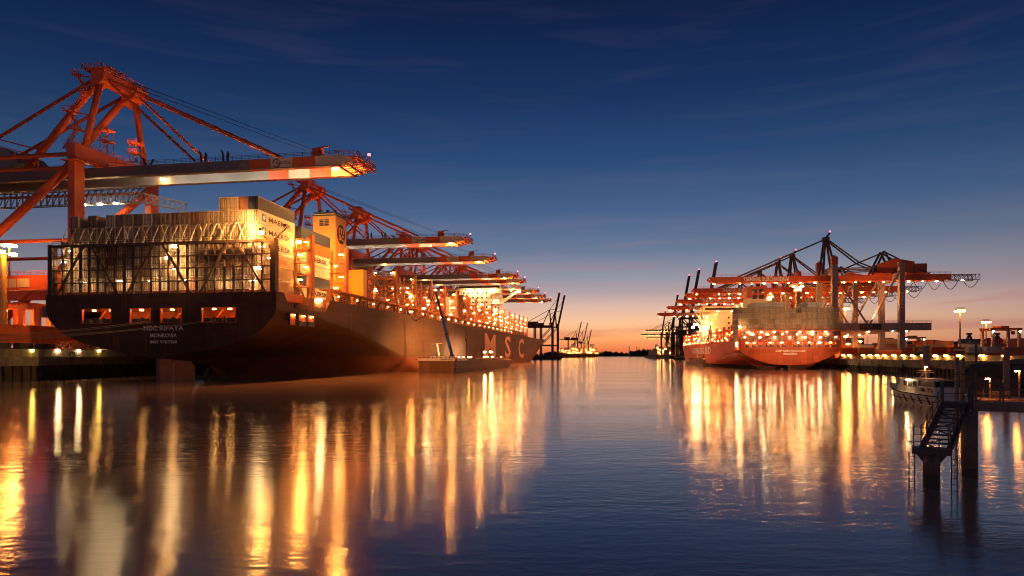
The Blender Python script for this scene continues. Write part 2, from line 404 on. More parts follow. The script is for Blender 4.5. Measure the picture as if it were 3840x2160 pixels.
sg = MB(); sg.box(-.9, .9, -.05, .05, -.55, .55)
o = sg.build('berth_number_sign', M['steel']); o.location = (*q1(172, 1.35), 6.35); o.rotation_euler = (0, 0, math.pi/2-T1); tag(o, 'small dark berth sign reading 50 on the parapet wall', 'sign')
text('lettering', '50', o, (-.55, -.055, -.33), (1, 0, 0), (0, 0, 1), 1.1, .66, M['textw'])
# quay lamps left
QL = [(120, 'yel', 'yellow'), (218, 'white', 'white'), (295, 'white', 'small white'), (371, 'yel', 'bright yellow')]
for i, (px, k, cn) in enumerate(QL):
    Y = -(-141-1.7)/(.168-(px-1920)/2500); x = (px-1920)/2500*Y
    r = empty('quay_lamp', (x, Y, 6.2)); tag(r, '%s lamp on the left parapet wall, %s from the left' % (cn, ORD[i]), 'lamp', 'lamps along the left parapet wall')
    MB().box(-.12, .12, -.12, .12, 0, 1.0).build('bracket', M['steel'], r)
    gap(r, 'lens', k, [(0, -.2, 1.15)], size=(.35, .3, .25))
# quay lamps right
px_r = [3160, 3183, 3234, 3259, 3286, 3314, 3349, 3383, 3418, 3457, 3503, 3543, 3592, 3677, 3761]
for i, px in enumerate(px_r):
    Y = (104+6.4)/((px-1920)/2500-.128); x = (px-1920)/2500*Y
    if i == 0:
        r = empty('quay_lamp', (x, Y, QZ2)); tag(r, None, 'lamp', 'lamps along the right quay wall')
        MB().box(-.1, .1, -.1, .1, 0, 1.7).box(-.1, .1, -.7, .1, 1.7, 1.85).build('post', M['steel'], r)
        gap(r, 'lens', 'warm', [(0, -.45, 1.45)], size=(.5, .3, .2)); L0 = r
    else:
        r = copy_tree(L0); r.location = (x, Y, QZ2)
    if i in (12, 13, 14):
        dd = F2 @ Vector((-1, 0, 5))-Vector((x, Y, 6)); spot('stern_fill_spot', r, (0, .1, 2.0), dd.to_track_quat('-Z', 'Y').to_euler(), 52000, (1, .38, .11), 27)  # fill spot added at the lamp to brighten the red ship's stern
    if i == 13:
        dd = F2 @ Vector((-2, 0, 23))-Vector((x, Y, 6)); spot('stern_fill_spot', r, (0, .15, 2.1), dd.to_track_quat('-Z', 'Y').to_euler(), 190000, (1, .52, .22), 30)  # another added fill, aimed at the red ship's container stack
    r['label'] = 'amber lamp in the row along the right quay, %s from the left' % ORD[i]

# ================================================================== SHIPS
def lerp_tab(t, x):
    if x <= t[0][0]: return t[0][1]
    for (a, b), (c, d) in zip(t, t[1:]):
        if x <= c: return b+(d-b)*(x-a)/(c-a)
    return t[-1][1]
def hull(parent, B, Lv, Z, zl_t, zk_t, p_t, zd_f, holes, hz, bow, mats, zboot, transom_t=None, dz=0):
    """bow: (v where waterline leaves full beam, extra per metre of height, length of the entrance)"""
    def hb(v, z):
        zk = lerp_tab(zk_t, v); zl = lerp_tab(zl_t, v)
        if z <= zk: return 0
        if z >= zl: h = B
        else:
            s = (z-zk)/(zl-zk)
            h = B*s**lerp_tab(p_t, v)
            if transom_t and v < 25: h = h*(v/25)+(1-v/25)*lerp_tab(transom_t, z)
        vs = bow[0]+max(0, z)*bow[1]
        if v > vs:
            t = (v-vs)/bow[2]; h = 0 if t >= 1 else min(h, B*(1-t**2.2)**.75)
        return h
    mb = MB(dz); vs = Lv; nz = len(Z)
    for side in (1, -1):
        grid = []
        for v in vs:
            row = []; zd = zd_f(v); zk = lerp_tab(zk_t, v)
            for z in Z:
                zz = min(max(z, zk), zd); row.append((side*hb(v, zz), v, zz))
            grid.append(row)
        base = len(mb.v)
        for r in grid: mb.v += r
        for i in range(len(vs)-1):
            for j in range(nz-1):
                a = base+i*nz+j; b = a+nz
                f = (a, b, b+1, a+1) if side > 0 else (a, a+1, b+1, b)
                pz = (grid[i][j][2]+grid[i][j+1][2])/2
                if abs(grid[i][j][2]-grid[i][j+1][2])+abs(grid[i+1][j][2]-grid[i+1][j+1][2]) < 1e-4 and abs(grid[i][j][0]-grid[i][j+1][0]) < 1e-4: continue
                mb.f.append(f); mb.m.append(1 if pz < zboot else 0)
    # transom rows
    zt = zd_f(0); z0 = lerp_tab(zk_t, 0); rows = sorted(set([z0+(zt-z0)*k/26 for k in range(27)]+list(hz)))
    for za, zb in zip(rows, rows[1:]):
        la, lb = hb(0, za+1e-4), hb(0, zb)
        if za >= hz[0]-1e-6 and zb <= hz[1]+1e-6:
            edges = [(-la, -lb)]
            for h0, h1 in holes: edges += [(h0, h0), (h1, h1)]
            edges.append((la, lb))
            for k in range(0, len(edges), 2):
                (a0, b0), (a1, b1) = edges[k], edges[k+1]
                mb.quad((a0, 0, za), (a1, 0, za), (b1, 0, zb), (b0, 0, zb))
        else: mb.quad((-la, 0, za), (la, 0, za), (lb, 0, zb), (-lb, 0, zb))
    # deck
    n = len(vs)
    for i in range(n-1):
        za, zb = zd_f(vs[i])-.6, zd_f(vs[i+1])-.6
        a, b = hb(vs[i], za)-.1, hb(vs[i+1], zb)-.1
        mb.quad((-max(a, 0), vs[i]+.1, za), (max(a, 0), vs[i]+.1, za), (max(b, 0), vs[i+1]+.1, zb), (-max(b, 0), vs[i+1]+.1, zb), m=2)
    o = mb.build('hull', mats, parent); return o, hb
def mooring_room(parent, holes, z0, z1, lamp_u, kind, depth=7, dz=0):
    r = MB(dz); u0, u1 = holes[0][0]-1, holes[-1][1]+1
    r.quad((u0, depth, z0-.3), (u1, depth, z0-.3), (u1, depth, z1+.6), (u0, depth, z1+.6))
    r.quad((u0, .05, z0-.3), (u1, .05, z0-.3), (u1, depth, z0-.3), (u0, depth, z0-.3))
    r.quad((u0, .05, z1+.6), (u0, depth, z1+.6), (u1, depth, z1+.6), (u1, .05, z1+.6))
    for a, b in holes:
        for u in (a, b): r.box(u-.12, u+.12, -.12, .5, z0-.1, z1+.12)
        r.box(a, b, -.12, .5, z1, z1+.14); r.box(a, b, -.12, .5, z0-.14, z0)
        r.bar((a+.2, 4, z0), (a+2.5, 4.6, z1), .25)
    o = r.build('mooring_deck', M['crane'], parent)
    for a, c in holes:
        n = max(2, int((c-a)/2.2))
        for k in range(n):
            b = MB(dz); u = a+(k+.5)*(c-a)/n
            b.box(u-.75, u+.75, -.1, .8, z0+.02, z0+.95); b.tube((u, .6, z0+.3), (u, 2.6, z0+.3), .25, 8); b.tube((u, 2.4, z0-.2), (u, 2.4, z0+1.4), .35, 8)
            b.build('fairlead', M['steel'], parent)
    gap(parent, 'mooring_deck_lamp', kind, [(u, 2.2, z1-.15) for u in lamp_u], dz=dz, size=(.35, .2, .15))

def lashing_bridge(parent, v, z0, z1, ub, levels, npost, lamps, kind, thick=.35, diag=6, material='lash', ends=1.0, dz=0, zend=None):
    b = MB(dz)
    for k in range(npost+1):
        u = -ub+2*ub*k/npost; b.box(u-thick/2, u+thick/2, v-.3, v+.3, z0, z1)
    for zi, z in enumerate(levels):
        t = .45 if zi == len(levels)-1 else .12
        b.box(-ub, ub, v-.7, v+.7, z-t, z+t*.3)
        for vv in (v-.7,):
            b.box(-ub, ub, vv-.03, vv+.03, z+1.0, z+1.07); b.box(-ub, ub, vv-.03, vv+.03, z+.55, z+.6)
            for k in range(int(2*ub/2.5)+1): b.box(-ub+k*2.5-.03, -ub+k*2.5+.03, vv-.03, vv+.03, z, z+1.05)
    for k in range(diag):
        w = 2*ub/diag; a = -ub+w*k; c = a+w
        if k % 2: a, c = c, a
        b.bar((a+(c-a)*.12, v-.5, z0), (c-(c-a)*.12, v-.5, z1-.4), .42)
    ze = zend or z1
    for s in (-1, 1):
        b.box(s*(ub+.6)-.6*ends, s*(ub+.6)+.6*ends, v-.8, v+.8, z0-2.5, ze)
        if v > 2: b.bar((s*(ub+.6), v-2.6, z0-2), (s*(ub+.6), v-.5, z0+2.5), .5)
    o = b.build('lashing_bridge', M[material], parent)
    gap(o, 'lamp', kind, lamps, dz=dz, size=(.62, .15, .13) if v < 2 and ub > 25 else ((.3, .16, .14) if ub < 25 else (.46, .2, .15)))
    return o

# ---------------- dark ship
ship1 = empty('container_ship', (-82.4, 154.9, 0), -T1)
tag(ship1, 'huge dark-hulled container ship with yellow funnel moored along the left quay', 'ship')
zdA = 20.5
def zd1(v):
    if v < 3.4: return zdA
    if v < 6: return zdA-3.2*(v-3.4)/2.6
    if v < 25: return zdA-3.2
    if v < 28: return zdA-3.2+3.4*(v-25)/3
    if v < 470: return 20.7
    return 20.7+(v-470)*.012
Z1 = [-3, 0, 1, 2, 3, 4, 4.8, 5.6]+[5.6+.5*k for k in range(1, 24)]+[17.3, 19, 20.5, 21.8]
Lv1 = [0, .5, 3.4, 6, 9, 12, 16, 20, 25, 26.8, 28]+[28+2.5*k for k in range(1, 38)]+[130, 160, 200, 260, 330, 380, 405]+[410+8*k for k in range(23)]
tt1 = [(5.3, 0), (6.25, 6), (7.6, 14), (9, 20), (11, 24.7), (12.6, 27), (14.7, 29), (16.5, 29.8), (30, 29.8)]
holes1 = [(-19.9, -12.2), (-7.2, -1.9), (.8, 6.2), (11.3, 19.9)]
h1o, hb1 = hull(ship1, 29.8, Lv1, Z1, [(0, 16), (20, 15), (40, 13), (60, 10), (87, 5.5), (112, -2), (999, -4)],
     [(0, 5.3), (12, 4.4), (22, 3.0), (26.8, 1.5), (28, -4), (60, -6), (100, -12), (999, -14)],
     [(0, .6), (12, .7), (26.8, 1.0), (28, 1.7), (50, 1.1), (80, .7), (110, .4)], zd1, holes1, (13.7, 17.0), (405, 5.0, 62),
     [M['hull'], M['boot'], M['deckred']], 5.6, tt1)
mooring_room(ship1, holes1, 13.7, 17.0, [-18.6, -14, -5.8, 2.2, 13, 17], 'small')
for o_ in (h1o,): o_.data.polygons.foreach_set('use_smooth', [True]*len(o_.data.polygons))
# knuckle lines / plate seams on the starboard side
sm = MB()
for z in (9.2, 12.4, 15.4, 18.2): sm.box(29.8, 29.84, 90, 400, z, z+.05)
for v in range(40, 400, 24): sm.box(29.8, 29.85, v, v+.06, 13.5 if v < 80 else 7, 20.4)
sm.build('plate_seams', M['steel'], ship1)
M['rudder'] = hull_mat('rudder_red', (.46, .20, .14), .6, (.25, .10, .06))
rd = MB(); rd.prism([(.3, -3), (13, -3), (13, 3.3), (11.5, 4.6), (.5, 5.4), (.3, 5.2)], -.55, .55, 'x'); rd.build('rudder', M['rudder'], ship1)
pr = MB(); pr.tube((0, 14, -.8), (0, 27.5, -.8), 1.0, 10, 1.6)
for k in range(5):
    a = k*2*math.pi/5; pr.bar((0, 17, -.8), (math.cos(a)*3.6, 17.4, -.8+math.sin(a)*3.6), .7)
pr.build('propeller', M['steel'], ship1)
mk = MB()
for k in range(8): mk.box(.56, .6, 4.6, 5.0, .2+k*.55, .4+k*.55)
mk.build('draught_marks', M['textw'], ship1)
for i, (s, z, w, h) in enumerate([('MSC RIFAYA', 11.85, 10.3, 1.15), ('MONROVIA', 10.25, 6.9, .95), ('IMO 9767388', 8.85, 7.0, .72)]):
    text('stern_lettering', s, ship1, (-w/2+1.6-.9*0, -.03, z), (1, 0, 0), (0, 0, 1), w, h, M['textw'])
def side_letter(s, v0, v1, z0, z1):
    text('hull_lettering', s, ship1, (29.85, v0, z0), (0, 1, 0), (0, 0, 1), v1-v0, z1-z0, M['text'])
def vpx(px, u=29.8):      # v on the dark ship's side for an image column
    r = (px-1920)/2500; ox, oy = -82.4+.9862*u, 154.9-.1657*u
    return (r*oy-ox)/(.1657-r*.9862)
side_letter('M', vpx(1818), vpx(1858), 4.8, 18.3); side_letter('S', vpx(1893), vpx(1915), 4.3, 18.6); side_letter('C', vpx(1944), vpx(1964), 3.6, 18.4)
# starboard mooring openings
for a, c in ((5.5, 8.2), (9.8, 13.6), (14.3, 18)):
    fr = MB(); u = 29.83; z0, z1 = 13.3, 15.9
    fr.box(u, u+.25, a, c, z0, z1, m=1)
    fr.box(u-.0, u+.4, a-.15, a, z0, z1, m=0).box(u, u+.4, c, c+.15, z0, z1, m=0).box(u, u+.4, a, c, z1, z1+.15, m=0).box(u, u+.4, a, c, z0-.15, z0, m=0)
    if a > 6: fr.box(u+.25, u+.5, a+.3, c-.3, z0+.1, z0+1.0, m=0)
    fr.build('mooring_port', [M['steel'], M['orange']], ship1)
    gap(ship1, 'mooring_port_lamp', 'warm', [(u+.55, (a+c)/2+.4, z1-.3)], size=(.12, .16, .12))
rl = MB(); rl.rail([(29.6, 6, 17.3), (29.6, 25, 17.3)], 1.1, 1.2, .04, 3).rail([(29.5, 30, 20.7), (29.5, 400, 20.7)], 1.1, 4, .06, 1)
rl.build('deck_railing', M['rail'], ship1)
dk = MB()           # side passage clutter along the deck edge
for v in range(30, 395, 3):
    if random.random() < .8:
        h = random.uniform(.8, 2.6); dk.box(27.6, 28.6+random.random()*.6, v, v+random.uniform(.8, 2.4), 20, 20.7+h)
for v in range(29, 400, 11): dk.box(28.2, 29.2, v, v+.5, 20, 24)
dk.box(26, 29.3, 29, 390, 23.6, 23.9)
dk.build('side_passage', M['lash'], ship1)
gap(ship1, 'passage_lamp', 'small', [(29.4, v, 22.2) for v in range(34, 330, 13)], size=(.18, .3, .25))
# stern frame and bridges
lamps0 = [(-24.9, 1.9, 31.3), (-26.6, 1.9, 28.6), (-24.5, 1.9, 26.4), (-20.9, 1.9, 23.6), (-11.4, 1.9, 23.7), (-3.3, 1.9, 23.7), (5.6, 1.9, 23.6), (14.8, 1.9, 23.5),
          (3.0, 1.9, 31.6), (1.2, 1.9, 28.9), (3.2, 1.9, 26.4), (22.9, 1.9, 23.4), (25.2, 1.9, 31.0), (27.1, 1.9, 28.4), (24.4, 1.9, 26.0)]
lashing_bridge(ship1, .9, 20.4, 32.3, 28.2, [23.4, 26.4, 29.2, 32.3], 24, lamps0, 'bay', thick=.3, diag=6, material='bridge', zend=32.6)
for k in range(21):
    u = -29.5+2.5*k; tw = MB(); tw.bar((u+.2, 3.2, 32.5), (u+2.3, 3.5, 37), .13); tw.bar((u+1.2, 2.6, 32.4), (u+1.2, 3.0, 34), .2)
    if k % 2: tw.bar((u+2.3, 3.2, 32.5), (u+.3, 3.5, 37), .12)
    tw.build('lashing_rod', M['cream'], ship1)
for k in range(1, 20):
    v = 21.5*k
    if k in (3,): continue
    nl = 4 if k < 10 else 3
    uu = [25.6, 19.5, 12.5] if k < 8 else [25.6, 18]
    lv = [23.6, 26.8, 29.9, 33.2]
    lam = [(u+(.9 if j % 2 else -.6), v-1.0, z+1.9) for u in uu for j, z in enumerate(lv) if random.random() < .9]
    npk = 14 if k < 12 else 10
    lashing_bridge(ship1, v, 20.4, 36.2, 27.2, [23.6, 26.8, 29.9, 33.2], npk, lam, 'warm', thick=.4, diag=6, material='lash', ends=.55, zend=37)
hc = MB()           # hatch covers
for k in range(0, 19):
    if k != 2: hc.box(-26.5, 26.5, 21.5*k+2, 21.5*k+19.5, 19.2, 21.2)
hc.build('hatch_covers', M['deckred'], ship1)
dd = Vector((-30, 6, 2.5)); spot('stack_fill_spot', ship1, (26.5, -2.0, 34.2), dd.to_track_quat('-Z', 'Y').to_euler(), 44000, (1, .50, .13), 110)  # added fill spot raking across the stern containers
MB().bar((28.8, .5, 32.2), (33.8, -3.2, 33.9), .25).bar((27.5, .5, 32.2), (26.8, -2.2, 33.8), .2).build('fill_spot_bracket', M['bridge'], ship1)  # invented arms carrying the added stack fills
dd = Vector((-6, 12, -1)); spot('stack_fill_spot', ship1, (33.5, -3.0, 34.5), dd.to_track_quat('-Z', 'Y').to_euler(), 7000, (1, .42, .08), 100)  # added fill spot along the stack's starboard side
# funnel
fn = MB(); fu0, fu1, fv0, fv1 = 13.6, 20.8, 51, 59
fn.box(fu0, fu1, fv0, fv1, 28, 49.0); fn.prism([(fu0-.8, 20), (fu1+2.2, 20), (fu1+2.2, 24), (fu1, 30), (fu0, 30), (fu0-.8, 24)], fv0-.4, fv1+2)
fo = fn.build('funnel', M['yellow'], ship1)
b = MB(); b.box(fu0-.15, fu1+.15, fv0-.15, fv1+.15, 48.4, 48.7).box(fu0+.1, fu1-.1, fv0+.1, fv1-.1, 49, 49.6)
for x, y in ((15, 53), (17, 53.5), (19, 54), (18, 57), (15.5, 57)): b.tube((x, y, 49), (x, y+.4, 50.6), .55, 8)
b.build('funnel_exhausts', M['black'], fo)
b = MB(); b.box(fu0+2.1, fu0+5.1, fv0-.12, fv0-.02, 45.4, 47.3)
for z in (45.9, 46.4, 46.9): b.box(fu0+2.1, fu0+5.1, fv0-.22, fv0-.12, z-.06, z+.06, m=1)
b.box(fu0+3.5, fu0+3.7, fv0-.24, fv0-.12, 45.4, 47.3, m=1); b.build('funnel_vent', [M['black'], M['yellow']], fo)
b = MB(); cv, cz = (fv0+fv1)/2, 43.3
pts = [(cv+2.9*math.cos(a*math.pi/16), cz+2.9*math.sin(a*math.pi/16)) for a in range(32)]
b.prism(pts, fu1+.01, fu1+.08, 'x'); em = b.build('funnel_emblem', M['black'], fo)
mb = MB(); text_into(mb, 'm', (fu1+.1, cv-1.9, cz+.1), (0, 1, 0), (0, 0, 1), 3.8, 1.9); text_into(mb, 'sc', (fu1+.1, cv-1.8, cz-2.0), (0, 1, 0), (0, 0, 1), 3.6, 1.8)
mb.build('emblem_letters', M['yellow'], em)
b = MB(); b.box(8, 26, 60, 63, 20.4, 33).box(-20, 12, 52, 62, 20.4, 30); b.build('engine_casing', M['yellow'], ship1)
# accommodation block
ac = MB(); ac.box(-16, 15, 352, 366, 20.4, 55); ac.box(-31, 31, 352, 360, 55, 55.6).box(-17, 16, 350, 366, 55.6, 58.6).box(24, 30.5, 351, 358, 55.6, 58.0)
ac.prism([(15, 43), (15, 46), (29, 55), (31, 55)], 353, 355)
ao = ac.build('accommodation_block', M['white'], ship1)
w = MB()
for z in (24, 27.5, 31, 34.5, 38, 41.5, 45, 48.5, 52):
    for u in (-13, -9.5, -6, -2.5, 1, 4.5, 8, 11.5): w.box(u, u+1.2, 351.9, 352, z, z+1.2)
w.box(-16, 15, 349.9, 350, 56.3, 57.6); w.build('windows', M['window'], ao)
pf = MB()
for z in range(24, 54, 4): pf.box(8, 17, 349.5, 352, z, z+.25); pf.rail([(8, 349.6, z), (17, 349.6, z)], 1.1, 2, .06, 1)
pf.build('outside_stairs', M['white'], ao)
gap(ao, 'lamp', 'flood', [(-8, 349, 54.6), (0, 349, 54.6), (9.5, 349, 54.6), (12, 349, 46), (12, 349, 38), (12, 349, 30), (24, 350, 54), (30, 351, 53)], size=(.7, .4, .4))
# crane post / deck light at starboard quarter
pt = MB(); pt.bar((27, 22, 17.3), (27, 22, 36.5), 1.3).box(24, 29.6, 19, 26, 17.2, 20.6); pt.build('deck_post', M['lash'], ship1)
gap(ship1, 'deck_floodlight', 'flood', [(29.9, 21.5, 20.4)], size=(.4, .5, .4))
gap(ship1, 'mast_floodlight', 'gold', [(26.8, -1.3, 33.6), (24.3, 21.3, 35.4)], size=(.4, .3, .35))
# mooring ropes
for i, (u, z, px, py) in enumerate([(-2.2, 14.1, 0, 1250), (-1, 13.9, 0, 1256), (12.2, 14, 0, 1272), (13.5, 13.8, 0, 1262), (14.2, 13.9, 0, 1275)]):
    A = F1 @ Vector((u, -.2, z)); Y = 150; B = pix(px-140, py+9, Y); r = MB(); pts = []
    for k in range(17):
        t = k/16; p = A.lerp(B, t); p.z -= 1.3*4*t*(1-t)*.5; pts.append(p-A)
    r.path(pts, .07, 5); o = r.build('mooring_rope', M['rope']); o.location = A
    tag(o, 'thin mooring rope from the dark ship stern to the left, %s from the top' % ORD[i], 'rope', 'mooring ropes from the dark ship stern')

# ---------------- containers
def container_meshes(Lc, Wc, Hc, cname, corrugated):
    b = MB(); n = 46; W2 = Wc/2
    b.box(-W2, -W2+.14, 0, .16, 0, Hc).box(W2-.14, W2, 0, .16, 0, Hc)
    b.box(-W2+.14, W2-.14, 0, .14, 0, .22).box(-W2+.14, W2-.14, 0, .14, Hc-.18, Hc)
    if corrugated:
        b.box(-W2+.08, W2-.08, .12, Lc-.05, .1, Hc-.06)
        for s in (-1, 1):
            st = (Lc-.5)/n
            for k in range(n):
                a = .25+k*st; x0 = s*(W2-.085); x1 = s*(W2-.01)
                b.quad((x0, a, .2), (x1, a+st*.25, .2), (x1, a+st*.25, Hc-.18), (x0, a, Hc-.18)) if s > 0 else b.quad((x0, a, .2), (x0, a, Hc-.18), (x1, a+st*.25, Hc-.18), (x1, a+st*.25, .2))
                b.quad((x1, a+st*.25, .2), (x1, a+st*.6, .2), (x1, a+st*.6, Hc-.18), (x1, a+st*.25, Hc-.18)) if s > 0 else b.quad((x1, a+st*.25, .2), (x1, a+st*.25, Hc-.18), (x1, a+st*.6, Hc-.18), (x1, a+st*.6, .2))
                b.quad((x1, a+st*.6, .2), (x0, a+st*.85, .2), (x0, a+st*.85, Hc-.18), (x1, a+st*.6, Hc-.18)) if s > 0 else b.quad((x1, a+st*.6, .2), (x1, a+st*.6, Hc-.18), (x0, a+st*.85, Hc-.18), (x0, a+st*.85, .2))
            for a in (.0, Lc-.16): b.box(min(s*W2, s*(W2-.14)), max(s*W2, s*(W2-.14)), a+.001, a+.161, 0, Hc)
            b.box(min(s*W2, s*(W2-.1)), max(s*W2, s*(W2-.1)), .16, Lc-.16, Hc-.19, Hc-.01); b.box(min(s*W2, s*(W2-.1)), max(s*W2, s*(W2-.1)), .16, Lc-.16, 0, .2)
    else: b.box(-W2, W2, .14, Lc, 0, Hc)
    d = MB()
    for s in (-1, 1):
        x0, x1 = sorted((s*.04, s*(W2-.18))); d.box(x0, x1, .06, .139, .26, Hc-.22)
    r = MB()
    for x in (-.82, -.34, .34, .82):
        x *= Wc/2.44; r.box(x-.045, x+.045, -.03, .055, .12, Hc-.1)
        for z in (.35, Hc*.5, Hc-.4): r.box(x-.12, x+.12, -.05, .056, z, z+.1)
    return b.mesh('container_body', CC[cname]), d.mesh('door', CC[cname]), r.mesh('locking_bars', M['rail'])
_cm = {}
def container(F, u, v, z, Lc, Wc, Hc, cname, label, group, corr=False, th=0, simple=False):
    k = (Lc, Wc, Hc, cname, corr)
    if k not in _cm: _cm[k] = container_meshes(*k)
    a, d, r = _cm[k]
    o = bpy.data.objects.new('shipping_container', a); COL.objects.link(o)
    o.location = F @ Vector((u, v, z)); o.rotation_euler = (0, 0, -th)
    tag(o, label, 'container', group)
    if not simple:
        for n_, me in (('doors', d), ('locking_bars', r)):
            c = bpy.data.objects.new(n_, me); COL.objects.link(c); c.parent = o
    return o
TIER = ['bottom', 'second', 'third', 'fourth', 'fifth', 'sixth', 'seventh', 'eighth', 'ninth']
LC1, WC1, HC1, PZ = 17.6, 2.38, 2.98, 3.1
tops = [5, 7, 6, 7, 6, 7]+[7]*11+[8]*4
cols1 = ['pale grey']*7+['grey']*6+['white']*2+['brown']
def maersk(o, Lc, Hc, star=True):
    x = WC1/2+.012
    text('side_lettering', 'MAERSK', o, (x, Lc*.27, Hc*.30), (0, 1, 0), (0, 0, 1), Lc*.62, Hc*.42, M['navy'])
    if star:
        s = MB(); s.box(x-.005, x+.02, Lc*.10, Lc*.10+1.9, Hc*.22, Hc*.22+1.75); cy, cz = Lc*.10+.95, Hc*.22+.87
        e = s.build('emblem', M['blue'], o)
        s = MB(); p = []
        for k in range(14):
            rr = .8 if k % 2 == 0 else .32; a = math.pi/2+k*math.pi/7; p.append((cy+rr*math.cos(a), cz+rr*math.sin(a)))
        for k in range(14):
            (a, b_), (c, d) = p[k], p[(k+1) % 14]; s.quad((x+.04, cy, cz), (x+.04, a, b_), (x+.04, c, d))
        s.build('emblem_star', M['textw'], e)
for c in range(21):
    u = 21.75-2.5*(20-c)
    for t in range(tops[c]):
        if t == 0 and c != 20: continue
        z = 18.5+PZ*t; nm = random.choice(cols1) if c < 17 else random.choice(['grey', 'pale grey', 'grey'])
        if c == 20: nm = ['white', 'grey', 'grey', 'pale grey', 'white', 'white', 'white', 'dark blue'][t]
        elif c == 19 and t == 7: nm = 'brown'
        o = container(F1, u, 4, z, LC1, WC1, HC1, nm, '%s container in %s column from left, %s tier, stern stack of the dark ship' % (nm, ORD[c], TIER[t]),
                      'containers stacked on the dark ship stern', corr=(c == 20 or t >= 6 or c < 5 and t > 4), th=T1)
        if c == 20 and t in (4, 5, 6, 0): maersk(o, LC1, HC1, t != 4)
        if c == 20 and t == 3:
            q = MB(); q.box(WC1/2+.0, WC1/2+.03, 10, 13.6, .9, 1.9); q.build('side_panel', M['orange'], o)
# second bay
for c in range(2):
    u = 21.75-2.5*(1-c)
    for t in range(7):
        nm = ['grey', 'white', 'dark blue', 'white', 'white', 'orange', 'dark blue'][t] if c else ['white', 'white', 'white', 'pale grey', 'pale grey', 'white', 'white'][t]
        o = container(F1, u, 25, 18.5+PZ*t, LC1, WC1, HC1, nm, '%s container, %s tier, %s column of the second bay stack left of the funnel' % (nm, TIER[t], 'outer' if c else 'inner'),
                      'containers in the second bay of the dark ship', corr=True, th=T1)
        if c and t in (1, 4): maersk(o, LC1, HC1, False)
# dark stack amidships and a few forward
for t in range(5):
    container(F1, 25.0, 191, 21.3+PZ*t, LC1, WC1, HC1, 'brown', 'brown container, %s tier of the lone dark stack amidships' % TIER[t], 'containers amidships on the dark ship', corr=True, th=T1)
for t in range(4):
    container(F1, 23.5, 169.5, 21.3+PZ*t, LC1, WC1, HC1, 'white', 'white container, %s tier of the pale stack amidships' % TIER[t], 'containers amidships on the dark ship', corr=True, th=T1)
# ---------------- red ship
ship2 = empty('container_ship', (sx2, sy2, 0), -T2)
tag(ship2, 'red-hulled container ship with orange funnel moored along the right quay', 'ship')
def u2(px, v=0):
    r = (px-1920)/2500; return (r*(sy2+.9919*v)-(sx2+.127*v))/(.9919+r*.127)
holes2 = [(u2(a), u2(b)) for a, b in ((2793, 2862), (2870, 2903), (2910, 2950), (2972, 3011), (3016, 3051), (3060, 3084), (3092, 3136))]
zd2 = lambda v: 12.2+(max(0, v-170)*.02)
h2o, hb2 = hull(ship2, 20.5, [0, .5, 4, 8, 10, 14, 20, 28, 36, 46, 58, 70, 85, 110, 150]+[155+6*k for k in range(17)], [-2, 0, .8, 1.6, 2.6, 3.6, 4.6, 5.8, 7, 8.2, 10, 12.2, 14],
     [(0, 8), (30, 6), (60, 2.5), (85, -1), (999, -3)], [(0, 1.75), (8, .9), (10, -3), (999, -8)], [(0, .42), (8, .5), (10, .6), (60, .5)],
     zd2, holes2, (9.3, 11.6), (165, 1.4, 55), [M['hull2'], M['boot2'], M['deckred']], 2.0)
mooring_room(ship2, holes2, 9.3, 11.6, [(a+b)/2+.8 for a, b in holes2]+[holes2[0][0]+1.5], 'white', depth=5)
MB().box(-.5, .5, .3, 9, -3, 1.7).build('rudder', M['boot2'], ship2)
for s, z, w, h in (('CAP SAN NICOLAS', 7.4, 12.0, .95), ('MADEIRA', 6.2, 5.6, .85)): text('stern_lettering', s, ship2, (-w/2+.4, -.03, z), (1, 0, 0), (0, 0, 1), w, h, M['textw'])
text('hull_lettering', 'HAMBURG S\u00dcD', ship2, (-20.54, 142, 6.6), (0, -1, 0), (0, 0, 1), 70, 4.6, M['textw'])
lam2 = [(-18+3.05*k, .4, 14.9 if k % 2 else 13.6) for k in range(13)]+[(-16.5+5.2*k, .4, 16.0) for k in range(7)]
lashing_bridge(ship2, 1.0, 12.2, 16.6, 20, [14.4, 16.6], 12, lam2, 'white', thick=.28, diag=8, material='crane', ends=.4)
gap(ship2, 'corner_floodlight', 'flood', [(-20.9, 3, 11.3), (-20.9, 3.4, 10.3)], size=(.25, .4, .35))
gap(ship2, 'stack_floodlight', 'flood', [(-20.2, -.5, 18.1)], size=(.35, .3, .35))
for k in list(range(1, 5))+list(range(7, 11)):
    v = 18.5*k; lam = [(u+random.uniform(-1, 1), v-.9, z) for u in (-19, -14, -9) for z in (14.2, 16.4, 18.6) if random.random() < .75]
    lashing_bridge(ship2, v, 12.2, 19.5, 19.6, [13.6, 15.8, 18.0], 8, lam, 'sod', thick=.3, diag=4, material='crane', ends=.4)
fn = MB(); ua, ub_ = u2(2800, 60), u2(2872, 60); fn.prism([(ua-.6, 12), (ub_+.6, 12), (ub_+.6, 30), (ub_, 35), (ua, 35), (ua-.6, 30)], 58, 68, m=1); fn.box(ua, ub_, 58, 68, 35, 41, m=0)
fo = fn.build('funnel', [M['crane'], M['cream']], ship2)
v_ = MB()
for i in range(2):
    for j in range(2): v_.box(ua+2.4+i*3.3, ua+4.6+i*3.3, 57.85, 57.98, 34.6+j*3, 36.6+j*3)
v_.build('funnel_vents', M['window'], fo); MB().tube((ua+6, 62, 41), (ua+6, 62, 42.8), 1.1, 10).tube((ua+3, 62, 41), (ua+3, 62, 42), .6, 8).build('funnel_exhausts', M['black'], fo)
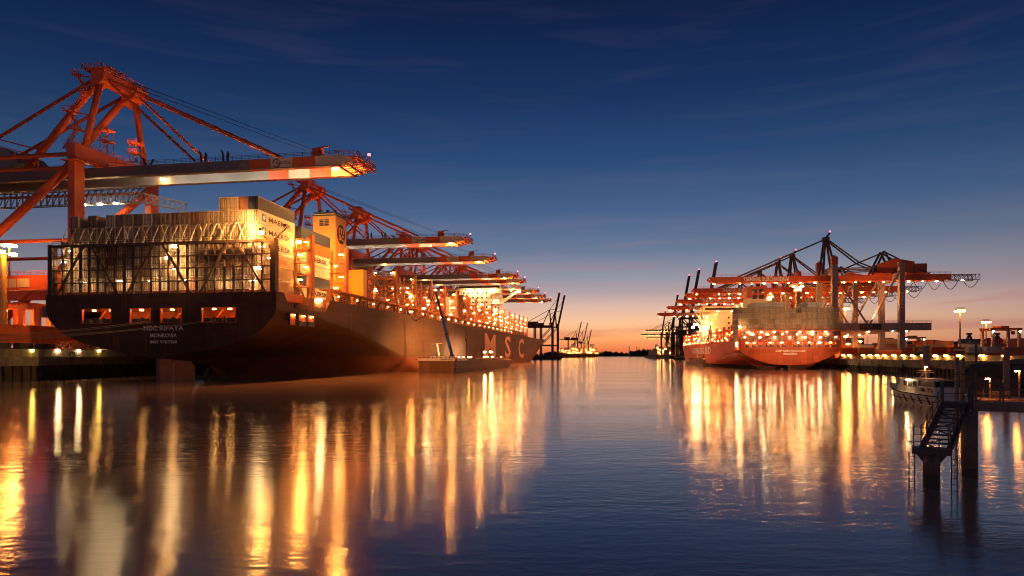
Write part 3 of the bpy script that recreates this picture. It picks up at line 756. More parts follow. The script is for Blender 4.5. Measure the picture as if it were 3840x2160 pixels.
ac = MB(); ac.box(-20, 20, 102, 114, 12, 31).box(-22, 22, 100, 112, 31, 31.5).box(-20, 20, 101, 112, 31.5, 34); ac.prism([(-20, 24), (-20, 26), (-24, 31), (-24.5, 31)], 102, 104)
ao = ac.build('accommodation_block', M['cream'], ship2)
w = MB()
for z in (15, 18, 21, 24, 27):
    for u in range(-6, 20, 3): w.box(u, u+1, 101.9, 102, z, z+1.1)
w.box(-19, 19, 100.9, 101, 32, 33.2); w.build('windows', M['window'], ao)
pf = MB()
for z in range(14, 31, 3): pf.box(-20.5, -16, 99.8, 102, z, z+.2); pf.rail([(-20.5, 99.9, z), (-16, 99.9, z)], 1.1, 1.5, .05, 1)
pf.build('outside_stairs', M['white'], ao)
gap(ao, 'lamp', 'flood', [(-18, 99.3, 16+3*k) for k in range(5)]+[(-12, 100, 31.2), (-4, 100, 31.2), (-22, 100, 22), (-22, 99, 20)], size=(.3, .22, .3))
gap(ao, 'wing_floodlight', 'flood', [(-25, 99, 23.5), (-23.5, 99, 23.5), (-26, 99, 22.0)], size=(.6, .4, .45))
LC2, WC2, HC2, P2 = 12, 2.02, 2.22, 2.36
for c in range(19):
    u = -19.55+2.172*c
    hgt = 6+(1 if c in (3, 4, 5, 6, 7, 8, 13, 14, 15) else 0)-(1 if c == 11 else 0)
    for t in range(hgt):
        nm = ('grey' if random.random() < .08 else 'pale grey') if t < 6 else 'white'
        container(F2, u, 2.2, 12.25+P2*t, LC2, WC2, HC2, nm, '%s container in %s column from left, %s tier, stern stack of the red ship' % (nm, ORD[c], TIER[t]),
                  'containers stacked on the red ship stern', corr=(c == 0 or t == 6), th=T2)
rl = MB(); rl.rail([(-20.3, 14, 12.2), (-20.3, 200, 12.2)], 1.1, 3, .05, 1); rl.build('deck_railing', M['rail'], ship2)
dk = MB()
for v in range(16, 190, 3):
    if random.random() < .7: dk.box(-19.5, -18.6, v, v+2, 12, 12.8+random.random()*1.6)
dk.build('side_passage', M['crane'], ship2)
gap(ship2, 'passage_lamp', 'small', [(-20.2, v, 13.2) for v in range(18, 190, 11)], size=(.2, .25, .2))
gap(ship2, 'bow_floodlight', 'warm', [(-14, 178, 17), (-10, 183, 18), (-12, 172, 16)], size=(.5, .4, .5))

# ================================================================== CRANES (left, red)
def red_crane():
    r = empty('quay_crane', (0, 0, QZ1)); D = -QZ1
    tag(r, None, 'crane', 'red container cranes along the left quay')
    def leg(u, v, z1):
        b = MB(D); b.prism([(u-1.1, QZ1+2), (u+1.1, QZ1+2), (u+.95, z1), (u-.95, z1)], v-1.7, v+1.7); return b.build('leg', M['crane'], r)
    for u in (0, -58):
        for v in (-14.3, 14.3): leg(u, v, 61.4)
    for u in (0, -58):
        b = MB(D); b.box(u-1.25, u+1.25, -16.2, 16.2, 57.9, 61.7)
        b.rail([(u+1.2, -16, 61.7), (u+1.2, 16, 61.7)], 1.1, 2.2, .05); b.rail([(u-1.2, -16, 61.7), (u-1.2, 16, 61.7)], 1.1, 2.2, .05)
        b.box(u-2.2, u+2.3, -17.2, -12, 57.0, 57.2); b.rail([(u+2.3, -17.2, 57.2), (u+2.3, -11, 57.2)], 1.1, 1.2, .05)
        b.build('top_beam', M['crane'], r)
        b = MB(D); b.box(u-1.4, u+1.4, -38 if u == 0 else -18, 18, QZ1+3.4, QZ1+7.6); b.build('sill_beam', M['crane'], r)
        b = MB(D)
        for v in [-36, -30, -24] * (u == 0)+[-16, -11, 11, 16]:
            b.box(u-.9, u+.9, v-1.8, v+1.8, QZ1+1, QZ1+3.3)
            for w_ in (-1, 1): b.tube((u-.4, v+w_, QZ1+.5), (u+.4, v+w_, QZ1+.5), .5, 10)
        b.build('bogies', M['steel'], r)
    for v in (-14.3, 14.3):
        MB(D).tube((-.5, v, 57), (-57, v, 14.2), 1.15, 12).build('brace', M['crane'], r, True)
        b = MB(D); b.box(-57, -1, v-1.0, v+1.0, 23.5, 27.4); b.rail([(-57, v-1, 27.4), (-1, v-1, 27.4)], 1.1, 2, .05); pb = b.build('portal_beam', M['crane'], r)
        MB(D).tube((-57, v, 36.6), (-1, v, 36.6), .5, 8).build('tie', M['crane'], r)
        MB(D).tube((-57, v, 59.3), (-1.2, v, 59.3), .6, 8).tube((-57, v+1.5, 56.6), (-1.2, v+1.5, 56.2), .45, 8).build('tie', M['crane'], r)
        if v < 0:
            for i, (a, c, s) in enumerate(((-28.5, -24.6, None), (-24.2, -19.9, 'EUROGATE'), (-19.6, -17.4, None), (-17, -13.2, None))):
                q = MB(D); q.box(a, c, v-1.12, v-1.01, 24.2, 26.5); s_ = q.build('sign_panel', M['cream'], pb)
                if s: text('sign_lettering', s, pb, (a+.9, v-1.13, 25.0), (1, 0, 0), (0, 0, 1), c-a-1.1, .75, M['navy'], D)
    # twin girders: grey, then striped tip
    for s in (-1, 1):
        v0, v1 = sorted((s*4.1, s*5.6)); g = MB(D)
        seg = [(-70, 44.3, 0), (44.3, 50.4, 1), (50.4, 56.6, 2), (56.6, 63, 1), (63, 68.5, 2)]
        for a, c, m_ in seg: g.box(a, c, v0, v1, 55.3, 58.1, m=m_)
        g.prism([(68.5, 55.3), (73.2, 56.2), (73.2, 57.4), (70.5, 58.1), (68.5, 58.1)], v0, v1, m=2)
        g.box(-70, 70, v0-.35 if s < 0 else v1, v0 if s < 0 else v1+.35, 55.3, 55.55, m=0)
        go = g.build('girder', [M['grey'], M['orange'], M['cream']], r)
        rr = MB(D); e_ = v0 if s < 0 else v1
        rr.rail([(-68, e_, 58.1), (69.5, e_, 58.1)], 1.15, 2.5, .05); rr.build('railing', M['rail'], go)
        if s < 0:
            text('lettering', 'EUROGATE', go, (52.0, v0-.03, 56.4), (1, 0, 0), (0, 0, 1), 4.2, .8, M['navy'], D)
            q = MB(D)
            for a in range(20):
                if a in (0, 1, 10, 11): continue
                a1, a2 = a*math.pi/10, (a+1)*math.pi/10
                q.bar((52.1+.95*math.cos(a1), v0-.04, 56.75+1.05*math.sin(a1)), (52.1+.95*math.cos(a2), v0-.04, 56.75+1.05*math.sin(a2)), .2)
            q.build('emblem', M['navy'], go)
        gap(go, 'floodlight', 'cold' if s < 0 else 'warm', [(u, s*3.5, 56.7) for u in ((14, 27, 41, 56) if s < 0 else (12,))], dz=D, size=(.7, .35, .25))
        f = MB(D)
        for u in (28, 53):
            f.tube((1, s*5.9, 82.8), (u, s*4.9, 58.6), .34, 6)
            for k in range(2, 12): p = Vector((1, s*5.9, 82.8)).lerp(Vector((u, s*4.9, 58.6)), k/12.5); f.tube(p, p+Vector((.7, 0, -.35)), .5, 6)
        f.build('forestay', M['crane'], r)
        f = MB(D)
        for k in range(2): f.tube((2, s*(5.2-k), 84), (62, s*4.2, 60.2), .07, 4)
        f.build('hoist_ropes', M['cable'], r)
        MB(D).tube((-.5, s*6, 83.2), (-56, s*4.9, 58), .45, 8).build('backstay', M['crane'], r)
        MB(D).tube((.4, s*6.1, 83.2), (0, s*11.5, 61.5), .86, 12).build('mast_leg', M['crane'], r, True)
        MB(D).tube((-.2, s*5.6, 83.2), (-25, s*5, 58.3), 1.0, 12).build('mast_back_leg', M['crane'], r, True)
    cb = MB(D)
    for k in range(-11, 15): cb.box(k*5-.2, k*5+.2, -4.1, 4.1, 57.6, 57.9)
    cb.build('cross_beams', M['grey'], r)
    a = MB(D-1.6); a.box(-1.4, 2.2, -7.5, 7.5, 83.0, 85.8); a.prism([(-1.5, 80.5), (2.6, 82.5), (3.8, 85.2), (2, 86.6), (-1.5, 86)], 3.5, 8); a.prism([(-1.5, 81), (2.4, 83), (2.6, 86.4), (-1.5, 86.2)], -7.8, -4.5)
    a.box(-3.6, 2.6, -8.6, 8.6, 86.0, 86.2); a.rail([(-3.6, -8.6, 86.2), (2.6, -8.6, 86.2), (2.6, 8.6, 86.2), (-3.6, 8.6, 86.2), (-3.6, -8.6, 86.2)], 1.1, 1.5, .06)
    a.box(-1, .6, -3.4, -1, 86.2, 88.6).bar((0, 1, 86), (0, 1, 89), .4).bar((0, 1, 88.8), (0, 4.4, 88.8), .35)
    a.build('mast_head', M['crane'], r)
    st = MB(D); z = 61.7; k = 0               # zig-zag stairs on the mast leg
    while z < 80:
        f = (z-61.5)/23; vb = -11.5+5.5*f-.6; x0, x1 = (-2.6, -6.2) if k % 2 else (-6.2, -2.6)
        p = Vector((x0, vb, z)); q = Vector((x1, vb+.5, z+5.2)); st.bar(p, q, .22); st.bar(p+Vector((0, .9, 0)), q+Vector((0, .9, 0)), .22)
        for j in range(12): c = p.lerp(q, j/12); st.box(c.x-.25, c.x+.25, c.y, c.y+.9, c.z-.03, c.z+.05)
        st.bar(p+Vector((0, 0, 1)), q+Vector((0, 0, 1)), .08); st.bar(p+Vector((0, .9, 1)), q+Vector((0, .9, 1)), .08)
        st.box(min(x1-1.3, x1+1.3), max(x1-1.3, x1+1.3), vb-.2, vb+2, z+5.15, z+5.3); st.bar((x1, vb+1, z+5.2), (0, vb+1.4, z+4), .3)
        st.rail([(x1-1.3, vb-.2, z+5.3), (x1+1.3, vb-.2, z+5.3)], 1.1, 1.3, .06)
        z += 5.5; k += 1
    st.build('mast_stairs', M['crane'], r)
    for i, (u, v, h) in enumerate(((1.6, -5.6, 7.5), (1.8, 5.2, 7.2))):
        t_ = MB(D); z0 = 61.7
        for a_ in (-1.1, 1.1):
            for b_ in (-1.1, 1.1): t_.bar((u+a_, v+b_, z0), (u+a_, v+b_, z0+h), .16)
        for zz in (3.2, h-1.2): t_.box(u-1.5, u+1.5, v-1.5, v+1.5, z0+zz, z0+zz+.2); t_.rail([(u-1.5, v-1.5, z0+zz), (u+1.5, v-1.5, z0+zz)], 1.1, .8, .06)
        t_.bar((u-1.1, v-1.1, z0), (u+1.1, v-1.1, z0+3.2), .12).bar((u+1.1, v-1.1, z0+3.2), (u-1.1, v-1.1, z0+h-1.2), .12); t_.build('sheave_tower', M['crane'], r)
    h = MB(D); h.prism([(-62, 59), (-31, 59), (-26, 60.5), (-30, 64.5), (-40, 67), (-62, 67.6)], -6.2, 6.2); h.rail([(-62, -6.2, 67.5), (-42, -6.2, 67)], 1.1, 2, .05)
    h.box(-44, -40, -6.25, -3, 67, 69); h.build('machinery_house', M['grey'], r)
    b = MB(D); b.bar((-33, -6, 68), (-33, -6, 58), .5).bar((-20, -6, 65), (-20, -6, 58), .4).bar((-33, -6, 67.5), (-20, -6, 64), .35).bar((-33, -6, 65.5), (-20, -6, 62), .3).bar((-32, -6, 59.5), (-27, -6, 63.5), .3).bar((-27, -6, 63.5), (-22, -6, 59.5), .3)
    b.build('house_frame', M['crane'], r)
    g = MB(D); g.truss((-70, 8, 51.4), (2, 8, 51.4), 4.4, 1.8, .16, 34); g.truss((2, 8, 51.4), (12, 13, 49.5), 2.5, 1.4, .14, 6)
    go = g.build('service_gangway', M['grey'], r)
    gap(go, 'lamp', 'white', [(-17, 7, 51.2), (-11.7, 7, 51.2), (-6.3, 7, 51.2)], dz=D, size=(.45, .4, .25))
    c = MB(D); c.box(-49, -43, -3.6, 3.6, 53.4, 54.6).box(-48, -44.5, -1.6, 1.6, 50.6, 53.3).box(-49, -43, -3.7, -3.3, 54.6, 55.2); c.build('trolley_cab', M['white'], r)
    t = MB(D)
    for k in range(7): t.bar((68.6+k*.05, -5.5+1.83*k, 56.0), (74.8, -5.2+1.83*k, 56.6), .22)
    t.box(72.6, 75.0, -6.4, 6.4, 57.2, 57.45).bar((75.0, -6.4, 56.4), (75.0, 6.4, 56.4), .45).bar((69.4, -5.8, 55.4), (69.4, 5.8, 55.4), .4).bar((71.6, -5.8, 55.9), (71.6, 5.8, 55.9), .4)
    t.rail([(68.6, -6.4, 58.1), (75.0, -6.4, 57.5), (75.0, 6.4, 57.5), (68.6, 6.4, 58.1)], 1.1, 1.3, .06)
    tp = t.build('boom_tip_platform', M['crane'], r)
    MB(D).box(62, 64.5, -5.4, -3.6, 58.1, 60.3).bar((62, -4.5, 60.4), (66.5, -4.5, 60.9), .3).build('sheave_house', M['crane'], r)
    spot('hull_fill_spot', r, (72, 0, 55+D), (0, math.radians(14), 0), 150000, (1, .30, .05), 140)  # added fill spot washing the dark hull from the boom tip
    spot('mast_fill_spot', r, (6, 0, 62+D), (0, math.radians(165), 0), 6500, (1, .36, .10), 120)  # added fill spot shining up the mast
    MB(D).bar((-2, -15, 26.8), (5.8, -20.2, 27.4), .3).build('fill_spot_bracket', M['crane'], r)  # bracket invented to carry the added leg fill
    spot('leg_fill_spot', r, (5.5, -19.5, 27.6+D), (math.radians(100), 0, math.radians(-30)), 9000, (1, .36, .08), 120)  # added fill spot brightening the near leg
    gap(tp, 'tip_floodlight', 'gold', [(67, -2.2, 55.8)], dz=D, size=(.6, .5, .5)); gap(tp, 'warning_lamp', 'red', [(74.8, 2, 60.2)], dz=D, size=(.3, .3, .35))
    MB(D).bar((74.8, 2, 57.4), (74.8, 2, 59.9), .2).build('lamp_mast', M['rail'], tp)
    hk = MB(D)
    for u in (29.5, 36): hk.prism([(u, 58.1), (u+.5, 58.1), (u+.3, 60.6), (u-.5, 61.6), (u-.1, 60)], -4.9, -4.6).prism([(u+1.2, 58.1), (u+1.7, 58.1), (u+2, 60.2), (u+1.5, 61), (u+1.2, 60)], -4.9, -4.6)
    hk.prism([(13, 58.1), (13.5, 58.1), (12.3, 60.3), (11.8, 60.3)], -4.9, -4.6).prism([(14, 58.1), (14.5, 58.1), (15.6, 59.8), (15, 59.8)], -4.9, -4.6)
    hk.build('rope_catchers', M['steel'], r)
    return r
rc = red_crane()
tipY = [173, 291, 349, 424, 455, 529, 574, 618]
for i, ty in enumerate(tipY):
    Y = ty+17; o = rc if i == 0 else copy_tree(rc)
    o.location = (-144.5+.168*Y, Y, QZ1); o.rotation_euler = (0, 0, -T1)
    o['label'] = ('nearest and largest red quay crane reaching over the dark ship stern' if i == 0 else
                  'red quay crane with striped boom, %s from the nearest in the left row' % ORD[i])
# ================================================================== CRANES (right)
def grey_crane():
    D = -QZ2; r = empty('quay_crane', (0, 0, QZ2)); tag(r, None, 'crane', 'container cranes along the right quay')
    pale = M['pale']
    for u, zt in ((0, 50.9), (28.7, 48)):
        for v in (-10.5, 10.5):
            b = MB(D); b.box(u-1.15, u+1.15, v-1.15, v+1.15, QZ2+1.2, zt-3.4 if u == 0 else zt, m=0)
            if u == 0: b.box(u-1.25, u+1.25, v-1.25, v+1.25, zt-3.4, zt, m=1); b.box(-.4, .4, v-.4, v+.4, zt, zt+.7, m=1)
            lg = b.build('leg', [pale, M['crane']], r)
            if u > 0 and v < 0:
                q = MB(D)
                for i, ch in enumerate('NOELL'): text_into(q, ch, (u-.5, v-1.17, 33.2-1.5*i), (1, 0, 0), (0, 0, 1), 1.0, 1.15)
                q.build('lettering', M['textw'], lg)
        MB(D).box(u-1, u+1, -9.3, 9.3, zt-8.0, zt-4.6).build('top_beam', pale, r)
        b = MB(D); b.box(u-1.2, u+1.2, -14, 14, QZ2+1.6, QZ2+4); 
        for v in (-12, -7, 7, 12):
            for w_ in (-1, 1): b.tube((u-.4, v+w_, QZ2+.5), (u+.4, v+w_, QZ2+.5), .5, 8)
            b.box(u-.8, u+.8, v-1.6, v+1.6, QZ2+.6, QZ2+1.6)
        b.build('sill_beam', M['orange'], r)
    for v in (-10.5, 10.5):
        b = MB(D); b.box(1.2, 41, v-.9, v+.9, 17.2, 20.5); b.rail([(1.2, v-.9, 20.5), (41, v-.9, 20.5)], 1.1, 2, .05); pb = b.build('portal_beam', pale, r)
        if v < 0:
            q = MB(D); q.box(10.5, 20, v-1.05, v-.91, 17.5, 20.2).build('sign_board', M['steel'], pb)
            q = MB(D)
            for a, c, e, f_ in ((10.5, 20, 17.5, 17.65), (10.5, 20, 20.05, 20.2)): q.box(a, c, v-1.1, v-1.04, e, f_)
            q.box(10.5, 10.65, v-1.1, v-1.04, 17.65, 20.05).box(19.85, 20, v-1.1, v-1.04, 17.65, 20.05); text_into(q, 'HHLA', (11.2, v-1.08, 18.1), (1, 0, 0), (0, 0, 1), 5, 1.5); q.build('sign_lettering', M['orange'], pb)
            gap(pb, 'lamp', 'small', [(31, v, 16.8), (38, v, 17.8)], dz=D, size=(.35, .35, .25)); gap(pb, 'signal_lamp', 'cool', [(15, v, 16.8), (25, v, 16.8)], dz=D, size=(.15, .15, .15))
        MB(D).tube((.8, v, 42), (14, v, 20.5), .45, 8).build('brace', pale, r); MB(D).tube((28, v, 44), (15.5, v, 20.5), .45, 8).build('brace', pale, r)
    g = MB(D)
    for s in (-1, 1): g.box(-51.7, 53, s*3-.45, s*3+.45, 40.5, 43.2); g.prism([(-54.5, 42.3), (-51.7, 40.5), (-51.7, 43.2), (-54, 43.2)], s*3-.45, s*3+.45)
    for k in range(-10, 11): g.box(k*5-.15, k*5+.15, -2.5, 2.5, 41, 41.4)
    g.rail([(-51, -3.4, 43.2), (-4, -3.4, 43.2)], 1.1, 2.5, .05, 1); g.rail([(4, -3.4, 43.2), (53, -3.4, 43.2)], 1.1, 2.5, .05, 1)
    go = g.build('boom_girder', M['crane'], r)
    text('lettering', 'TERMINAL BURCHARDKAI', go, (-38.5, -3.47, 41.0), (1, 0, 0), (0, 0, 1), 20.5, 1.9, M['textw'], D)
    gap(go, 'lamp', 'warm', [(u, -3.2, 40.0) for u in (-52, -40, -34.5, -29, -23.5, -18, -12.5, -6, 6.5, 12, 18, 24, 35, 41, 47)], dz=D, size=(.4, .35, .22))
    t = MB(D); t.truss((53, 0, 40.5), (65.4, 0, 40.5), 2.4, 6, .16, 7); to = t.build('boom_extension', M['steel'], r)
    spot('hull_fill_spot', r, (-52, 0, 39.5+D), (0, math.radians(-14), 0), 26000, (1, .28, .05), 140)  # added fill spot washing the red hull from the boom tip
    MB(D).bar((0, -11, 22), (-3, -13.4, 23.4), .25).bar((14, -11, 20.6), (14, -12.6, 21.4), .25).build('fill_spot_bracket', M['pale'], r)  # brackets invented for the two added fills below
    dd = Vector((-26, 8, 17)); spot('boom_fill_spot', r, (-3, -13, 24+D), dd.to_track_quat('-Z', 'Y').to_euler(), 22000, (1, .42, .12), 110)  # added fill spot brightening the boom face and lettering
    dd = Vector((8, 8, 20)); spot('mast_fill_spot', r, (14, -12, 22+D), dd.to_track_quat('-Z', 'Y').to_euler(), 26000, (1, .45, .16), 110)  # added fill spot lighting mast and stays
    gap(to, 'lamp', 'warm', [(58, -3.2, 40.2)], dz=D, size=(.4, .35, .22))
    fc = MB(D)
    for a, c, dpt in ((7, 13, 3.4), (13, 18.5, 3.2), (19, 25, 3.6), (31, 37, 4.0), (37, 43, 4.0), (43, 49, 4.2), (49.5, 56, 4.2), (58, 64.5, 3.4), (-11, -4, 3.0), (-20, -12, 3)):
        pts = [(a+(c-a)*k/10, -3.4, 40.3-dpt*4*(k/10)*(1-k/10)) for k in range(11)]; fc.path(pts, .16, 5)
    fc.build('festoon_cables', M['steel'], r)
    m_ = MB(D)
    for s in (-1, 1):
        m_.tube((-2.4, s*3, 44), (-.8, s*.8, 60.5), .55, 6).tube((3.0, s*3, 46), (.2, s*.8, 60.5), .5, 6)
    m_.box(-1.6, 1, -1.6, 1.6, 59.8, 61.6).bar((0, 0, 61.5), (1.5, 0, 63.6), .8); mo = m_.build('mast', M['mauve'], r)
    gap(mo, 'warning_lamp', 'red', [(1.6, 0, 64.4)], dz=D, size=(.25, .25, .3))
    s_ = MB(D)
    for s in (-1, 1):
        s_.tube((-.6, s*1, 60.6), (-41, s*3, 43.2), .36, 6).tube((-.6, s*1, 60.4), (-24, s*3, 50.9), .2, 6)
        s_.tube((0, s, 60.5), (14, s*2, 49.2), .36, 6).tube((14, s*2, 49.2), (24.6, s*2, 53.6), .34, 6).tube((14, s*2, 49.2), (27, s*3, 43.2), .34, 6).tube((14, s*2, 49.2), (2, s*3, 44), .3, 6)
        s_.tube((24.8, s*2, 54), (44, s*3, 43.2), .34, 6).tube((24.8, s*2, 54.3), (19.5, s*3, 43), .5, 6).tube((24.8, s*2, 54.3), (29, s*3, 46), .5, 6)
        s_.tube((1, s*3, 46.3), (28, s*3, 46.8), .3, 6).tube((1, s*3, 44.6), (28, s*3, 46.0), .25, 6)
    s_.build('stays', M['mauve'], r)
    h = MB(D); h.prism([(21, 44.4), (37, 44.0), (37.5, 49), (29, 50.8), (21.5, 48)], -3.5, 3.5).box(37.6, 43, -3, 3, 44.2, 48.2); h.box(20, 44, -4.4, 4.4, 43.7, 43.95); h.build('machinery_house', M['crane'], r)
    c = MB(D); c.box(-16, -11, -3.2, 3.2, 38.6, 39.8).box(-14.5, -11.5, -1.4, 1.4, 36.2, 38.5); co = c.build('trolley_cab', M['cream'], r)
    gap(co, 'lamp', 'flood', [(-15.4, -2.6, 38.3), (-11.6, -2.6, 38.3)], dz=D, size=(.5, .4, .25))
    return r
M['pale'] = mat('pale_crane_paint', (.40, .27, .24), .55, var=.15); M['mauve'] = mat('dark_mauve_steel', (.09, .06, .08), .6, var=.15)
gc = grey_crane()
for i, ty in enumerate([310.6, 364.8, 394, 439, 499, 582]):
    Y = ty-6.6+10.4; X = 108+.128*Y; o = gc if i == 0 else copy_tree(gc)
    o.location = (X, Y, QZ2); o.rotation_euler = (0, 0, -T2)
    o['label'] = 'nearest crane over the red ship with dark mast and pale legs' if i == 0 else 'red-boomed crane behind the red ship, %s from the nearest in the right row' % ORD[i]
# ---- far cranes (raised or lowered booms)
def far_crane(raised, matl='far', H=38, boom=48, back=30, ang=78, lamps=0):
    r = empty('quay_crane', (0, 0, 0)); b = MB()
    for u in (0, 24):
        for v in (-8, 8): b.bar((u, v, 0), (u, v, H+4), 1.6)
        b.bar((u, -8, H), (u, 8, H), 1.6); b.bar((u, -8, 4), (u, 8, 4), 1.5)
    for v in (-8, 8): b.bar((0, v, 14), (24, v, 14), 1.4).bar((0, v, H), (24, v, 14), .8).bar((0, v, H), (24, v, H), 1.2)
    b.build('portal_frame', M[matl], r)
    b = MB(); b.bar((0, -3, H), (back+24, -3, H), 1.6).bar((0, 3, H), (back+24, 3, H), 1.6).box(20, 34, -4, 4, H+1, H+6); b.build('girder', M[matl], r)
    b = MB(); b.bar((2, -6, H), (4, 0, H+22), 1.1).bar((2, 6, H), (4, 0, H+22), 1.1).bar((14, 0, H), (4, 0, H+22), 1.0).bar((4, 0, H+22), (back+18, 0, H), .6); b.build('mast', M[matl], r)
    a = math.radians(ang if raised else 0); tip = Vector((-boom*math.cos(a), 0, H+boom*math.sin(a))); b = MB()
    for v in (-3, 3): b.bar((0, v, H), (tip.x, v, tip.z), 1.9)
    for k in range(1, 12):
        p = Vector((0, 0, H)).lerp(tip, k/12); b.bar(p+Vector((0, -3, 0)), p+Vector((0, 3, 0)), .8)
        if raised: b.bar(p, p+Vector((1.6, 0, 1.0)), .5)
    bo = b.build('boom', M[matl], r)
    b = MB(); b.bar((4, 0, H+22), tuple(Vector((0, 0, H)).lerp(tip, .85)), .5).bar((4, 0, H+22), tuple(Vector((0, 0, H)).lerp(tip, .5)), .5); b.build('stays', M[matl], r)
    gap(bo, 'warning_lamp', 'red', [(tip.x, 0, tip.z+1.2)], size=(.5, .5, .5))
    if lamps: gap(bo, 'lamp', 'small', [(tip.x*k/lamps, -3.4, H-1.2) for k in range(1, lamps+1)], size=(.2, .2, .18))
    return r
M['barge'] = hull_mat('barge_hull', (.20, .11, .07), .5, (.30, .13, .06))
M['far'] = mat('far_crane_steel', (.10, .055, .055), .7, var=.2)
M['farred'] = mat('far_crane_red', (.30, .07, .04), .7, var=.2)
def put(o, px, Y, z, rz, label, sx=1, sc=1):
    o.location = ((px-1920)/2500*Y, Y, z); o.rotation_euler = (0, 0, rz); o.scale = (sx*sc, sc, sc); tag(o, label, 'crane', 'distant harbour cranes'); return o
def newfar(key, *a, **k):
    if key in newfar.c: return copy_tree(newfar.c[key])
    o = far_crane(*a, **k); newfar.c[key] = o; return o
newfar.c = {}
put(newfar('L', True, 'farred', 40, 46, 26, 78), 2072, 900, 5, math.pi-T1, 'dark red crane with raised boom just right of the dark ship bow', 1, 1.0)
put(newfar('L'), 2092, 960, 5, math.pi-T1, 'second raised-boom crane right of the dark ship bow', 1, 1.02)
for i, (px, Y, s) in enumerate(((2166, 1700, 1.0), (2190, 1720, .98), (2207, 1900, .85))):
    put(newfar('L'), px, Y, 5, math.pi-T1+.1*i, 'small far raised-boom crane left of the fairway, %s from the left' % ORD[i], 1, s)
for i, (px, Y, s) in enumerate(((2652, 560, .92), (2556, 800, 1.12), (2590, 700, 1.05), (2520, 860, .92), (2480, 900, .70))):
    put(newfar('R', True, 'far', 40, 46, 26, 100), px, Y, 5, -T2, ['tallest raised boom crane above the red crane booms', 'raised-boom crane second tallest from left of pair', 'raised-boom crane right of its twin behind red booms', 'short raised-boom crane left of the twins', 'leftmost slim raised-boom crane on the right side'][i], 1, s)
for i, (px, Y, s) in enumerate(((2540, 800, .83), (2500, 1080, .92), (2505, 1180, .84))):
    put(newfar('D', False, 'far', 38, 46, 26, 0, 10), px, Y, 4, -T2, ['dark crane with lowered boom and strings of lamps, highest of three', 'dark lowered-boom crane strung with lamps, middle of three', 'dark lowered-boom crane, lowest and farthest of three'][i], 1, s)
# far quay land for the left far cranes
mb = MB(); mb.box(-900, 66, 880, 1000, -2, 5); tag(mb.build('far_left_quay_ground', M['sheet']), kind='structure')
mb = MB(); mb.box(-900, 180, 1650, 2100, -2, 4); tag(mb.build('far_quay_ground', M['sheet']), kind='structure')
# far ships
def far_ship(px, py, w, Y, label, n, hull_m='hull', hgt=9):
    x = (px-1920)/2500*Y; r = empty('cargo_ship', (x, Y, 0)); tag(r, label, 'ship', 'distant ships')
    b = MB(); b.prism([(-w/2, 0), (w/2*.92, 0), (w/2, hgt*.7), (-w/2, hgt*.7)], 0, 60); b.build('hull', M[hull_m], r)
    b = MB()
    for k in range(int(w/5)): b.box(-w/2+2+k*5, -w/2+6.6+k*5, 4, 40, hgt*.7, hgt*.7+random.choice((5, 8, 10, 13)))
    b.build('deck_cargo', M['lash'], r)
    b = MB(); b.box(w*.12, w*.3, 10, 22, hgt*.7, hgt+18); b.build('accommodation_block', M['cream'], r)
    gap(r, 'lamp', 'small', [(-w/2+1+random.random()*(w-2), -1+random.random(), hgt*.7+random.random()*11) for _ in range(n)], size=(.45, .4, .45))
    return r
far_ship(2136, 1338, 52, 1560, 'distant ship with deck lamps, left of the two far ships', 26, hgt=14)
far_ship(2206, 1338, 52, 1640, 'distant stacked ship with deck lamps nearest the open fairway', 30, hgt=14)
far_ship(2496, 1342, 30, 1080, 'brightly lit small vessel left of the red ship bow', 30, hgt=9)
far_ship(2462, 1341, 16, 1150, 'small lit tug beside the far right quay', 10, hgt=6)
far_ship(2535, 1343, 22, 980, 'grey vessel behind the bunker barge at the right quay', 6, hgt=8)
# far wood
mb = MB(); random.seed(3)
for k in range(1500):
    Y = random.uniform(2520, 2700); px = random.uniform(-500, 4400); x = (px-1920)/2500*Y; h = random.uniform(11, 19)+6*math.sin(px*.011)+5*math.sin(px*.037); w = random.uniform(7, 16)
    if h < 6: h = 7
    pts = [(x, Y, 1+h)]
    n = 6; i = len(mb.v)
    mb.v += [(x+random.uniform(-1, 1), Y, 1.5+h)]+[(x+w*.5*math.cos(a*1.047)*random.uniform(.7, 1.1), Y+w*.5*math.sin(a*1.047), 1+h*random.uniform(.55, .85)) for a in range(6)]+[(x+w*.62*math.cos(a*1.047), Y+w*.62*math.sin(a*1.047), 0) for a in range(6)]
    for a in range(6):
        b = (a+1) % 6; mb.f.append((i, i+1+a, i+1+b)); mb.m.append(0); mb.f.append((i+1+a, i+7+a, i+7+b, i+1+b)); mb.m.append(0)
tag(mb.build('far_wood', M['tree']), 'low dark wooded shoreline on the horizon beyond the fairway', 'woods', kind='stuff')
for i, (px, hgt, m_) in enumerate(((2360, 33, 'crane'), (2388, 32, 'far'))):
    r = empty('beacon_tower', ((px-1920)/2500*2480, 2480, 0)); tag(r, ['slender red and white beacon tower in front of the far wood', 'slender dark beacon tower right of the banded one'][i], 'beacon')
    b = MB()
    for k in range(6): b.tube((0, 0, k*hgt/6), (0, 0, (k+1)*hgt/6), 1.5-.12*k, 8, m=(k % 2)*(1-i))
    b.build('shaft', [M[m_], M['white']], r); MB().tube((0, 0, hgt), (0, 0, hgt+1), 2.2, 8).tube((0, 0, hgt+1), (0, 0, hgt+4), 1, 8).build('gallery', M['far'], r)

